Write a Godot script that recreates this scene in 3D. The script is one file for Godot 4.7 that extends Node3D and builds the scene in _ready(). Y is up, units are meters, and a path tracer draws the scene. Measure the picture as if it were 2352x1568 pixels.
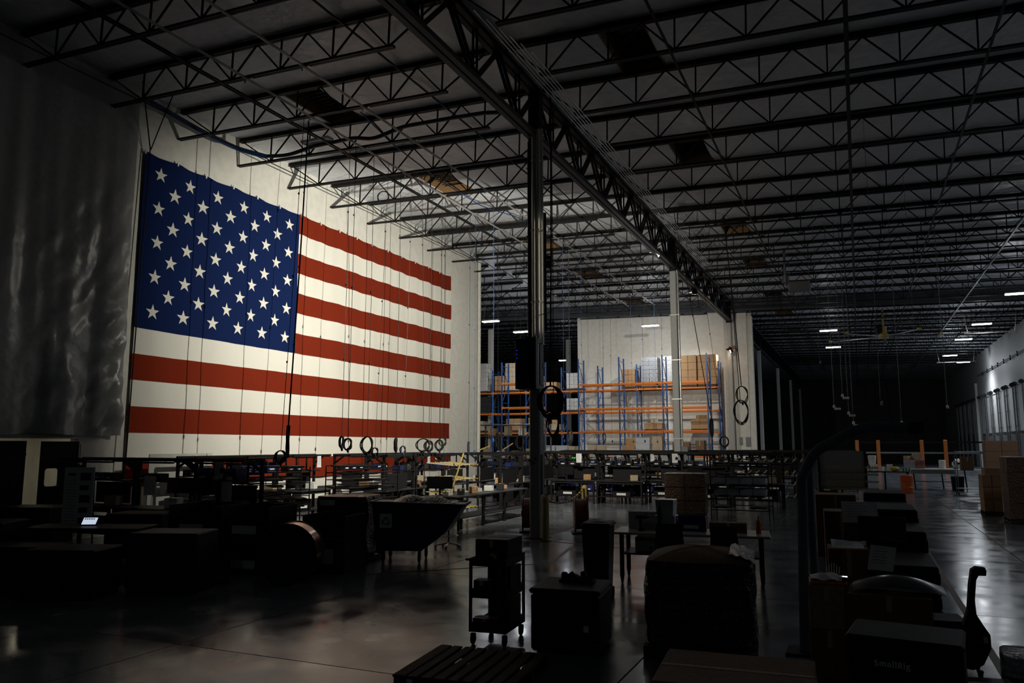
extends Node3D
# Night view of a dark assembly warehouse with a giant flag on the left wall.
# World: -Z runs away from the camera along the flag wall, +X to the right, metres.

const SLOPE := -0.0256          # the roof falls gently towards the dock wall
const WALL_X := -18.04          # face of the flag wall
const GIRD_X := -7.57           # girder and column line
const DOCK_X := 11.6            # face of the dock wall
const JOIST := 2.4384
const COL_Z := -18.6

var M := {}
var taken := {}
var cache := {}
var rng := RandomNumberGenerator.new()

# ---------------------------------------------------------------- mesh builder
class MB:
	var v := PackedVector3Array()
	var n := PackedVector3Array()
	var u := PackedVector2Array()
	var x := Transform3D.IDENTITY
	func put(p: Vector3, m: Vector3, t := Vector2.ZERO) -> void:
		v.append(x * p); n.append((x.basis * m).normalized()); u.append(t)
	func tri(a: Vector3, b: Vector3, c: Vector3) -> void:       # counter-clockwise seen from outside
		var m := (b - a).cross(c - a).normalized()
		put(a, m); put(c, m); put(b, m)
	func quad(a: Vector3, b: Vector3, c: Vector3, d: Vector3) -> void:
		var m := (c - a).cross(d - b).normalized()
		put(a, m, Vector2(0, 1)); put(c, m, Vector2(1, 0)); put(b, m, Vector2(1, 1))
		put(a, m, Vector2(0, 1)); put(d, m, Vector2(0, 0)); put(c, m, Vector2(1, 0))
	func hexa(p: Array) -> void:                                  # 0-3 bottom, 4-7 top, both counter-clockwise from above
		quad(p[4], p[5], p[6], p[7]); quad(p[3], p[2], p[1], p[0])
		for i in 4:
			var j := (i + 1) % 4
			quad(p[i], p[j], p[4 + j], p[4 + i])
	func box(c: Vector3, s: Vector3, b := Basis.IDENTITY, ch := 0.0) -> void:
		var h := s * 0.5
		if ch <= 0.0:
			var p := []
			for y in [-1, 1]:
				for q in [[-1, 1], [1, 1], [1, -1], [-1, -1]]:
					p.append(c + b * Vector3(q[0] * h.x, y * h.y, q[1] * h.z))
			hexa(p)
			return
		ch = minf(ch, minf(h.x, minf(h.y, h.z)) * 0.9)
		var ax := [Vector3.RIGHT, Vector3.UP, Vector3.BACK]
		for i in 3:                                               # faces
			var j := (i + 1) % 3
			var k := (i + 2) % 3
			for sg in [-1.0, 1.0]:
				var o: Vector3 = ax[i] * h[i] * sg
				var e1: Vector3 = ax[j] * (h[j] - ch)
				var e2: Vector3 = ax[k] * (h[k] - ch) * sg
				quad(c + b * (o - e1 - e2), c + b * (o + e1 - e2), c + b * (o + e1 + e2), c + b * (o - e1 + e2))
			for s1 in [-1.0, 1.0]:                                # edges along axis i
				for s2 in [-1.0, 1.0]:
					var l: Vector3 = ax[i] * (h[i] - ch)
					var pa: Vector3 = ax[j] * h[j] * s1 + ax[k] * (h[k] - ch) * s2
					var pb: Vector3 = ax[j] * (h[j] - ch) * s1 + ax[k] * h[k] * s2
					if s1 * s2 < 0:
						quad(c + b * (pb - l), c + b * (pb + l), c + b * (pa + l), c + b * (pa - l))
					else:
						quad(c + b * (pa - l), c + b * (pa + l), c + b * (pb + l), c + b * (pb - l))
		for sx in [-1.0, 1.0]:
			for sy in [-1.0, 1.0]:
				for sz in [-1.0, 1.0]:
					var a := Vector3(sx * h.x, sy * (h.y - ch), sz * (h.z - ch))
					var d := Vector3(sx * (h.x - ch), sy * h.y, sz * (h.z - ch))
					var e := Vector3(sx * (h.x - ch), sy * (h.y - ch), sz * h.z)
					if sx * sy * sz > 0: tri(c + b * a, c + b * d, c + b * e)
					else: tri(c + b * a, c + b * e, c + b * d)
	func bar(a: Vector3, d: Vector3, w: float, t: float, up := Vector3.UP, ch := 0.0) -> void:   # w across, t along up
		var l := d - a
		var z := l.normalized()
		if absf(z.dot(up)) > 0.99: up = Vector3.RIGHT
		var xx := up.cross(z).normalized()
		var yy := z.cross(xx).normalized()
		box((a + d) * 0.5, Vector3(w, t, l.length()), Basis(xx, yy, z), ch)
	func tube(p: PackedVector3Array, r: float, seg := 6, closed := false, r2 := -1.0) -> void:
		var k := p.size()
		var rings := []
		var dirs := []
		var side := Vector3.ZERO
		for i in k:
			var d := Vector3.ZERO
			if closed: d = p[(i + 1) % k] - p[(i - 1 + k) % k]
			else: d = p[mini(i + 1, k - 1)] - p[maxi(i - 1, 0)]
			d = d.normalized()
			if side == Vector3.ZERO: side = d.cross(Vector3.UP if absf(d.y) < 0.9 else Vector3.RIGHT).normalized()
			side = (side - d * side.dot(d)).normalized()
			var o := d.cross(side)
			var q := []
			for j in seg:
				var a := TAU * j / seg
				q.append(side * cos(a) + o * sin(a))
			rings.append(q); dirs.append(d)
		var last := k if closed else k - 1
		for i in last:
			var i2 := (i + 1) % k
			var ra := r if r2 < 0 else lerpf(r, r2, float(i) / (k - 1))
			var rb := r if r2 < 0 else lerpf(r, r2, float(i + 1) / (k - 1))
			for j in seg:
				var j2 := (j + 1) % seg
				var a: Vector3 = rings[i][j]
				var b: Vector3 = rings[i][j2]
				var c: Vector3 = rings[i2][j2]
				var d: Vector3 = rings[i2][j]
				put(p[i] + a * ra, a); put(p[i2] + c * rb, c); put(p[i] + b * ra, b)
				put(p[i] + a * ra, a); put(p[i2] + d * rb, d); put(p[i2] + c * rb, c)
		if not closed:
			for e in [0, k - 1]:
				var rr := r if r2 < 0 or e == 0 else r2
				for j in range(1, seg - 1):
					var a: Vector3 = p[e] + rings[e][0] * rr
					var b: Vector3 = p[e] + rings[e][j] * rr
					var c: Vector3 = p[e] + rings[e][j + 1] * rr
					if e == 0: tri(a, c, b)
					else: tri(a, b, c)
	func lathe(pr: Array, xf := Transform3D.IDENTITY, seg := 16) -> void:   # profile of Vector2(radius, height), upwards on the outside
		for i in pr.size() - 1:
			var a: Vector2 = pr[i]
			var b: Vector2 = pr[i + 1]
			var e := b - a
			var nn := Vector2(e.y, -e.x).normalized()
			for j in seg:
				var q := []
				for t in [j, j + 1]:
					var w = TAU * t / seg
					q.append(Vector3(cos(w), 0, -sin(w)))
				var n0: Vector3 = xf.basis * (q[0] * nn.x + Vector3.UP * nn.y)
				var n1: Vector3 = xf.basis * (q[1] * nn.x + Vector3.UP * nn.y)
				var p0: Vector3 = xf * (q[0] * a.x + Vector3.UP * a.y)
				var p1: Vector3 = xf * (q[1] * a.x + Vector3.UP * a.y)
				var p2: Vector3 = xf * (q[1] * b.x + Vector3.UP * b.y)
				var p3: Vector3 = xf * (q[0] * b.x + Vector3.UP * b.y)
				put(p0, n0); put(p2, n1); put(p1, n1)
				put(p0, n0); put(p3, n0); put(p2, n1)
	func extrude(poly: PackedVector2Array, depth: float, xf := Transform3D.IDENTITY) -> void:   # counter-clockwise in xy, front at +z
		if Geometry2D.is_polygon_clockwise(poly): poly.reverse()
		var idx := Geometry2D.triangulate_polygon(poly)
		for i in range(0, idx.size(), 3):
			var a := poly[idx[i]]
			var b := poly[idx[i + 1]]
			var c := poly[idx[i + 2]]
			if (b - a).cross(c - a) < 0:
				var t := b
				b = c; c = t
			tri(xf * Vector3(a.x, a.y, depth * .5), xf * Vector3(b.x, b.y, depth * .5), xf * Vector3(c.x, c.y, depth * .5))
			tri(xf * Vector3(a.x, a.y, -depth * .5), xf * Vector3(c.x, c.y, -depth * .5), xf * Vector3(b.x, b.y, -depth * .5))
		for i in poly.size():
			var a := poly[i]
			var b := poly[(i + 1) % poly.size()]
			quad(xf * Vector3(a.x, a.y, -depth * .5), xf * Vector3(b.x, b.y, -depth * .5), xf * Vector3(b.x, b.y, depth * .5), xf * Vector3(a.x, a.y, depth * .5))
	func grid(f: Callable, nu: int, nv: int) -> void:              # f(u, v) with u x v pointing outwards
		var p := []
		for j in nv + 1:
			var row := []
			for i in nu + 1: row.append(f.call(float(i) / nu, float(j) / nv))
			p.append(row)
		var m := []
		for j in nv + 1:
			var row := []
			for i in nu + 1:
				var du: Vector3 = p[j][mini(i + 1, nu)] - p[j][maxi(i - 1, 0)]
				var dv: Vector3 = p[mini(j + 1, nv)][i] - p[maxi(j - 1, 0)][i]
				row.append(du.cross(dv).normalized())
			m.append(row)
		for j in nv:
			for i in nu:
				for q in [[0, 0], [1, 1], [1, 0], [0, 0], [0, 1], [1, 1]]:
					var a: int = i + q[0]
					var b: int = j + q[1]
					put(p[b][a], m[b][a], Vector2(float(a) / nu, float(b) / nv))
	func mesh() -> ArrayMesh:
		var a := []
		a.resize(Mesh.ARRAY_MAX)
		a[Mesh.ARRAY_VERTEX] = v; a[Mesh.ARRAY_NORMAL] = n; a[Mesh.ARRAY_TEX_UV] = u
		var r := ArrayMesh.new()
		r.add_surface_from_arrays(Mesh.PRIMITIVE_TRIANGLES, a)
		return r

# ---------------------------------------------------------------- objects
func numbered(called: String) -> String:
	var k: int = taken.get(called, 0)
	taken[called] = k + 1
	return called if k == 0 else "%s_%03d" % [called, k]

func tag(o: Node3D, label: String, category: String, group := "", kind := "") -> Node3D:
	if label: o.set_meta("label", label)
	if category: o.set_meta("category", category)
	if group: o.set_meta("group", group)
	if kind: o.set_meta("kind", kind)
	return o

func thing(called: String, label: String, category: String, at := Vector3.ZERO, turn := 0.0, group := "") -> Node3D:
	var o := Node3D.new()
	o.name = numbered(called)
	add_child(o)
	o.position = at
	o.rotation.y = turn
	return tag(o, label, category, group)

func part(called: String, mb, mat: String, parent: Node3D, kind := "") -> MeshInstance3D:
	var o := MeshInstance3D.new()
	o.name = called
	o.mesh = mb.mesh() if mb is MB else mb
	o.material_override = M[mat]
	parent.add_child(o, true)
	if kind: o.set_meta("kind", kind)
	return o

func solo(called: String, mb, mat: String, label: String, category: String, at := Vector3.ZERO, turn := 0.0, group := "") -> MeshInstance3D:
	var o := MeshInstance3D.new()
	o.name = numbered(called)
	o.mesh = mb.mesh() if mb is MB else mb
	o.material_override = M[mat]
	add_child(o)
	o.position = at
	o.rotation.y = turn
	tag(o, label, category, group)
	return o

func struct(called: String, mb, mat: String, parent: Node3D = self) -> MeshInstance3D:
	var o := part(called, mb, mat, parent)
	if parent == self: o.set_meta("kind", "structure")
	return o

func dup(o: Node3D, at: Vector3, turn: float, label: String, group := "") -> Node3D:
	var c: Node3D = o.duplicate()
	var base := o.name.rstrip("0123456789").rstrip("_")
	c.name = numbered(base)
	add_child(c)
	c.position = at
	c.rotation.y = turn
	c.set_meta("label", label)
	if group: c.set_meta("group", group)
	elif c.has_meta("group"): c.remove_meta("group")
	return c

func bx(c: Vector3, s: Vector3, ch := 0.0) -> MB:
	var m := MB.new()
	m.box(c, s, Basis.IDENTITY, ch)
	return m

func roof(x: float) -> float:
	return 12.3 + SLOPE * (x - WALL_X)

const ORD := ["first", "second", "third", "fourth", "fifth", "sixth", "seventh", "eighth", "ninth", "tenth", "eleventh", "twelfth", "thirteenth", "fourteenth", "fifteenth", "sixteenth", "seventeenth", "eighteenth", "nineteenth", "twentieth"]
func nth(i: int) -> String:
	return ORD[i] if i < 20 else "twenty-" + ORD[i - 20]

# ---------------------------------------------------------------- materials
func noise_tex(freq: float, lo: float, hi: float, seed_: int, size := 512, octaves := 4, normal := 0.0) -> NoiseTexture2D:
	var f := FastNoiseLite.new()
	f.seed = seed_
	f.noise_type = FastNoiseLite.TYPE_SIMPLEX_SMOOTH
	f.frequency = freq
	f.fractal_octaves = octaves
	var t := NoiseTexture2D.new()
	t.width = size; t.height = size
	t.seamless = true
	t.noise = f
	if normal > 0.0:
		t.as_normal_map = true
		t.bump_strength = normal
	else:
		var g := Gradient.new()
		g.set_color(0, Color(lo, lo, lo)); g.set_color(1, Color(hi, hi, hi))
		t.color_ramp = g
	return t

func mat(called: String, lin: Color, rough := 0.6, metal := 0.0, tex := "", scale := 1.0) -> StandardMaterial3D:
	var m := StandardMaterial3D.new()
	m.resource_name = called
	m.albedo_color = lin.linear_to_srgb()
	m.roughness = rough
	m.metallic = metal
	if tex:
		m.albedo_texture = cache[tex]
		m.uv1_triplanar = true
		m.uv1_scale = Vector3.ONE * scale
	M[called] = m
	return m

func materials() -> void:
	cache.fine = noise_tex(.02, .93, 1.0, 3)
	cache.blot = noise_tex(.006, .8, 1.0, 5)
	cache.grit = noise_tex(.15, .6, 1.0, 7, 256, 3)
	cache.rough = noise_tex(.008, .10, .30, 9, 512, 5)
	cache.wrinkle = noise_tex(.012, 0, 1, 11, 512, 5, 9.0)
	cache.crinkle = noise_tex(.03, 0, 1, 13, 512, 5, 14.0)
	cache.ripple = noise_tex(.01, 0, 1, 17, 512, 3, 1.6)
	cache.weave = noise_tex(.3, .86, 1.0, 19, 256, 2)
	cache.card = noise_tex(.05, .8, 1.0, 21, 256, 3)
	var m := mat("concrete", Color(.145, .16, .18), .2, 0, "blot", .22)
	m.roughness = 1.0
	m.roughness_texture = cache.rough
	m.normal_enabled = true; m.normal_texture = cache.ripple; m.normal_scale = .10
	mat("concrete_dark", Color(.05, .05, .05), .5)
	mat("joint", Color(.03, .03, .03), .8)
	m = mat("wall_paint", Color(.74, .73, .68), .55, 0, "fine", .25)
	m = mat("far_wall_paint", Color(.70, .68, .64), .6, 0, "fine", .25)
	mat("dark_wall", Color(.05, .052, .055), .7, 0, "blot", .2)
	mat("dock_wall_paint", Color(.62, .62, .6), .6, 0, "fine", .25)
	m = mat("insulation", Color(.70, .74, .80), .42, 0, "fine", .3)
	m.normal_enabled = true; m.normal_texture = cache.wrinkle; m.normal_scale = .5
	m = mat("poly_sheet", Color(.36, .37, .37), .28, 0, "fine", .5)
	m.normal_enabled = true; m.normal_texture = cache.wrinkle; m.normal_scale = .2
	m.backlight_enabled = true; m.backlight = Color(.12, .12, .12)
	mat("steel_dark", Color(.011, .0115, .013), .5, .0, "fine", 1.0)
	mat("steel_grey", Color(.07, .074, .085), .45, .0, "fine", 1.0)
	mat("column_paint", Color(.36, .37, .37), .5, 0, "fine", .8)
	mat("column_white", Color(.6, .6, .57), .5, 0, "fine", .8)
	mat("galvanized", Color(.62, .62, .6), .3, .7, "fine", 2.0)
	mat("zinc_dull", Color(.22, .23, .24), .4, .8, "fine", 2.0)
	mat("nailer_wood", Color(.022, .017, .013), .9, 0, "grit", 1.5)
	for k in ["steel_dark", "steel_grey", "nailer_wood"]: M[k].metallic_specular = .25
	mat("curb_wood", Color(.33, .19, .08), .7, 0, "grit", 1.2)
	mat("deck_board", Color(.12, .12, .12), .9)
	mat("skylight_dome", Color(.012, .014, .017), .15)
	m = mat("flag_white", Color(.84, .83, .77), .75, 0, "weave", 1.0)
	m = mat("flag_red", Color(.21, .026, .011), .8, 0, "weave", 1.0)
	m = mat("flag_blue", Color(.008, .019, .085), .8, 0, "weave", 1.0)
	for k in ["flag_white", "flag_red", "flag_blue"]:
		M[k].normal_enabled = true; M[k].normal_texture = cache.wrinkle; M[k].normal_scale = .12; M[k].metallic_specular = .12
		M[k].uv1_scale = Vector3(.35, .9, .35)
	mat("rack_blue", Color(.018, .065, .22), .4, 0, "fine", 2.0)
	mat("rack_orange", Color(.62, .17, .02), .4, 0, "fine", 2.0)
	mat("card", Color(.42, .24, .11), .75, 0, "card", 1.0)
	mat("card_dark", Color(.20, .11, .055), .75, 0, "card", 1.0)
	mat("card_pale", Color(.48, .38, .26), .75, 0, "card", 1.0)
	mat("wood", Color(.25, .16, .085), .8, 0, "grit", 1.2)
	mat("wood_dark", Color(.085, .055, .035), .85, 0, "grit", 1.2)
	m = mat("wrap_white", Color(.62, .6, .57), .18, 0, "card", .8)
	m.normal_enabled = true; m.normal_texture = cache.crinkle; m.normal_scale = .7
	m = mat("wrap_grey", Color(.30, .30, .31), .2, 0, "card", .8)
	m.normal_enabled = true; m.normal_texture = cache.crinkle; m.normal_scale = .7
	m = mat("wrap_brown", Color(.16, .09, .05), .16, 0, "card", .8)
	m.normal_enabled = true; m.normal_texture = cache.crinkle; m.normal_scale = .8
	m = mat("wrap_black", Color(.02, .02, .022), .14, 0, "card", .8)
	m.normal_enabled = true; m.normal_texture = cache.crinkle; m.normal_scale = .9
	m = mat("wrap_clear", Color(.5, .51, .53), .16, 0, "card", .8)
	m.normal_enabled = true; m.normal_texture = cache.crinkle; m.normal_scale = 1.0
	m = mat("wrap_pink", Color(.42, .16, .15), .3, 0, "card", .8)
	m.normal_enabled = true; m.normal_texture = cache.crinkle; m.normal_scale = .5
	mat("black", Color(.012, .012, .013), .55, 0, "fine", 1.5)
	mat("black_gloss", Color(.01, .01, .011), .22)
	mat("rubber", Color(.012, .012, .012), .8)
	mat("dark_grey", Color(.028, .029, .031), .5, 0, "fine", 1.5)
	mat("mid_grey", Color(.18, .185, .19), .5, 0, "fine", 1.5)
	mat("pale_grey", Color(.4, .41, .42), .5)
	mat("white", Color(.72, .72, .70), .5)
	mat("paper", Color(.66, .67, .68), .8)
	mat("ink", Color(.02, .02, .025), .7)
	for k in ["black", "dark_grey", "rubber"]: M[k].metallic_specular = .28
	mat("navy", Color(.010, .016, .075), .45, 0, "fine", 1.0)
	mat("bin_blue", Color(.014, .02, .17), .4)
	mat("cable_blue", Color(.01, .05, .17), .5)
	mat("cable_dark", Color(.008, .012, .03), .5)
	mat("yellow", Color(.48, .36, .02), .5)
	mat("yellow_dull", Color(.35, .25, .06), .6)
	mat("orange", Color(.55, .10, .015), .5)
	mat("red", Color(.35, .02, .015), .45)
	mat("red_dark", Color(.14, .018, .012), .4)
	mat("green", Color(.05, .22, .06), .6)
	mat("copper", Color(.45, .22, .12), .22, .9)
	mat("chrome", Color(.6, .6, .6), .12, 1.0)
	mat("table_top", Color(.42, .38, .34), .3, 0, "fine", 1.0)
	mat("tape_orange", Color(.13, .05, .015), .5)
	mat("duct_cloth", Color(.20, .24, .30), .8, 0, "grit", 1.0)
	mat("mesh_black", Color(.01, .01, .011), .9)
	m = mat("clear_plastic", Color(.75, .8, .85, .0), .1)
	m.albedo_color = Color(.8, .85, .9, .35)
	m.transparency = BaseMaterial3D.TRANSPARENCY_ALPHA
	m = mat("tub_plastic", Color(.45, .48, .52), .25)
	m.backlight_enabled = true; m.backlight = Color(.25, .27, .3)
	glow("lamp_white", Color(1, .97, .93), 9.0)
	glow("flood_glow", Color(1, .95, .84), 12.0)
	glow("added_strip_glow", Color(1, .95, .84), 1.5)
	glow("screen_white", Color(.85, .9, 1.0), .75)
	glow("screen_green", Color(.25, 1.0, .35), .9)
	glow("led_blue", Color(.12, .2, 1.0), 1.2)
	glow("room_tube", Color(1, .95, .85), 3.0)

func glow(called: String, c: Color, e: float) -> void:
	var m := mat(called, Color(.5, .5, .5), .5)
	m.emission_enabled = true
	m.emission = c
	m.emission_energy_multiplier = e

# ---------------------------------------------------------------- start
func _ready() -> void:
	rng.seed = 20240
	var cam := Camera3D.new()
	cam.name = "camera"
	add_child(cam)
	cam.position = Vector3(0, 2.37, 0)
	cam.rotation_degrees = Vector3(7.52, 23.96, 0)
	cam.fov = 47.54
	cam.near = .05; cam.far = 400.0
	cam.current = true
	var we := WorldEnvironment.new()
	we.name = "environment"
	var env := Environment.new()
	env.background_mode = Environment.BG_COLOR
	env.background_color = Color(.01, .012, .018)
	env.tonemap_mode = Environment.TONE_MAPPER_LINEAR
	env.tonemap_exposure = 1.0
	env.sdfgi_enabled = true; env.ssao_enabled = true; env.ssil_enabled = true
	we.environment = env
	add_child(we)
	materials()
	lamps()
	shell()
	ceiling()
	roof_steel()
	columns()
	flag_wall()
	racks()
	cords()
	workcells()
	foreground()
	right_side()

# ---------------------------------------------------------------- lamps (each with its own light)
func aim(n: Node3D, from: Vector3, to: Vector3) -> void:
	var z := (from - to).normalized()
	var xx := (Vector3.UP if absf(z.y) < .98 else Vector3.RIGHT).cross(z).normalized()
	n.transform = Transform3D(Basis(xx, z.cross(xx), z), from)

func spot(parent: Node3D, at: Transform3D, col: Color, energy: float, half: float, soft: float) -> void:
	var l := SpotLight3D.new()
	l.name = "lamp_light"
	parent.add_child(l, true)
	l.transform = at
	l.light_color = col
	l.light_energy = energy
	l.spot_angle = half
	l.spot_angle_attenuation = 1.0
	l.spot_range = 120.0
	l.spot_attenuation = 2.0
	l.light_size = soft
	l.shadow_enabled = true

func flood(label: String, at: Vector3, to: Vector3, energy: float, half: float, size := .1) -> void:
	var t := thing("flood_lamp", label, "lamp")
	aim(t, at, to)
	var m := MB.new()
	m.box(Vector3(0, 0, .06), Vector3(.26, .34, .12), Basis.IDENTITY, .02)
	for i in 5: m.box(Vector3(-.1 + i * .05, 0, .135), Vector3(.012, .3, .04))
	m.box(Vector3(0, .178, -.13), Vector3(.3, .006, .30))  # unseen visor, shaped to keep the beam off the roof joists
	for s in [-1, 1]: m.tri(Vector3(s * .15, .178, 0), Vector3(s * .15, .178, -.28), Vector3(s * .15, 0, 0))
	part("housing", m, "black", t)
	part("lens", bx(Vector3(0, 0, -.003), Vector3(.22, .3, .004)), "flood_glow", t)
	m = MB.new()
	for s in [-1, 1]: m.box(Vector3(s * .145, 0, .1), Vector3(.012, .04, .2))
	m.box(Vector3(0, 0, .2), Vector3(.3, .04, .012))
	part("bracket", m, "zinc_dull", t)
	spot(t, Transform3D(Basis.IDENTITY, Vector3(0, 0, -.03)), Color(1, .975, .905), energy, half, size)

func high_bay(label: String, at: Vector3, energy: float, half := 76.0, col := Color(.93, .965, 1.0)) -> void:
	var t := thing("high_bay_lamp", label, "lamp", at)
	var m := MB.new()
	m.box(Vector3(0, .075, 0), Vector3(1.15, .05, .34), Basis.IDENTITY, .015)
	for i in 8: m.box(Vector3(-.49 + i * .14, .12, 0), Vector3(.02, .05, .3))
	part("housing", m, "pale_grey", t)
	part("lens", bx(Vector3(0, .02, 0), Vector3(1.1, .055, .30), .02), "lamp_white", t)
	m = MB.new()
	var top := roof(at.x) - .06 - at.y
	for s in [-1, 1]:
		m.tube(PackedVector3Array([Vector3(s * .5, .1, 0), Vector3(s * .25, maxf(top, .5), 0)]), .006, 4)
	part("hanger", m, "zinc_dull", t)
	spot(t, Transform3D(Basis(Vector3.RIGHT, -PI / 2), Vector3(0, -.03, 0)), col, energy, half, .3)
	var o := OmniLight3D.new()                                    # stray light from the sides of the lens
	o.name = "stray_light"
	t.add_child(o)
	o.position = Vector3(0, -.12, 0)
	o.light_color = col; o.light_energy = energy * .07; o.omni_range = 80.0; o.light_size = .2; o.shadow_enabled = true

func lamps() -> void:
	flood("flood lamp behind the first steel column shining on the flag", Vector3(-7.45, 7.2, -18.97), Vector3(-18, 6.0, -28.5), 175.0, 74, .018)
	flood("flood lamp glinting on the girder short of the second column", Vector3(-7.62, 10.62, -32.8), Vector3(-18, 5.2, -27.5), 78.0, 58)
	flood("flood lamp glinting on the girder beyond the second column", Vector3(-7.62, 10.36, -40.9), Vector3(-15, 4, -50), 60.0, 60)
	flood("flood lamp fixed low on the third column beside the far wall", Vector3(-7.5, 8.5, -52.4), Vector3(-16, 4.6, -49.5), 22.0, 60)
	high_bay("bright hanging lamp at the end of the flag wall", Vector3(-20.86, 10, -43.63), 30)
	high_bay("bright hanging lamp just left of the conduit-clad column", Vector3(-20.94, 10, -48.7), 34)
	high_bay("bright hanging lamp in front of the white far wall", Vector3(-12.09, 10, -49.5), 36)
	high_bay("small hanging lamp far back above the racks left of the far wall", Vector3(-24.52, 10, -67.2), 16)
	high_bay("upper of the two hanging lamps over the middle aisle", Vector3(-1.52, 10, -56.6), 20)
	high_bay("lower of the two hanging lamps over the middle aisle", Vector3(-1.5, 10, -66.7), 20)
	high_bay("hanging lamp nearest the camera at the right edge of the photo", Vector3(7.85, 10, -46.4), 26)
	high_bay("second hanging lamp along the dock aisle", Vector3(7.63, 10, -57.5), 26)
	high_bay("small third hanging lamp along the dock aisle", Vector3(7.45, 10, -65.5), 16)
	high_bay("hanging lamp furthest along the dock aisle beside the fan", Vector3(7.66, 10, -77.2), 34)
	high_bay("unseen hanging lamp near the dock wall, placed to light its doors", Vector3(9.4, 10, -84), 60)  # unseen, set close to brighten the dock wall
	high_bay("hanging lamp out of view over the near dock aisle, placed to light it", Vector3(7.8, 10, -34), 5)  # out of view, placed to light the aisle floor
	high_bay("dim hanging lamp out of view behind the camera, placed to lift the foreground", Vector3(-3.5, 10, 5.5), 2.6, 80, Color(.78, .92, 1.0))  # unseen, placed to lift the dark foreground
	high_bay("hanging lamp out of view to the right, placed to light the first column", Vector3(8.6, 9.6, -19), 11, 78, Color(.86, .94, 1.0))  # unseen at the right, placed to light the column and near objects
	added_strip_lamp()

func added_strip_lamp() -> void:                                        # added lamp to brighten the conduits, its glowing face towards them
	var t := thing("added_strip_lamp", "slim upright strip lamp added to brighten the conduits of the first column", "lamp", Vector3(-7.13, 6.75, -18.13), -.5)
	var hm := MB.new()
	hm.box(Vector3(.014, 0, 0), Vector3(.018, 3.1, .06))
	for s in [-1, 1]: hm.box(Vector3(.0, 0, s * .027), Vector3(.03, 3.1, .006))
	part("housing", hm, "black", t)
	part("tube", bx(Vector3(-.001, 0, 0), Vector3(.006, 3.0, .028)), "added_strip_glow", t)
	var m := MB.new()
	for y in [-1.1, 1.1]: m.box(Vector3(-.1, y, .01), Vector3(.22, .02, .015))
	part("clip", m, "zinc_dull", t)
	var l := AreaLight3D.new()
	l.name = "added_strip_light"
	t.add_child(l)
	l.area_size = Vector2(.028, 3.0)
	l.transform = Transform3D(Basis(Vector3.UP, PI / 2), Vector3(-.006, 0, 0))
	l.light_color = Color(1, .96, .84); l.light_energy = .085; l.area_range = 60.0; l.shadow_enabled = true

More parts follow.
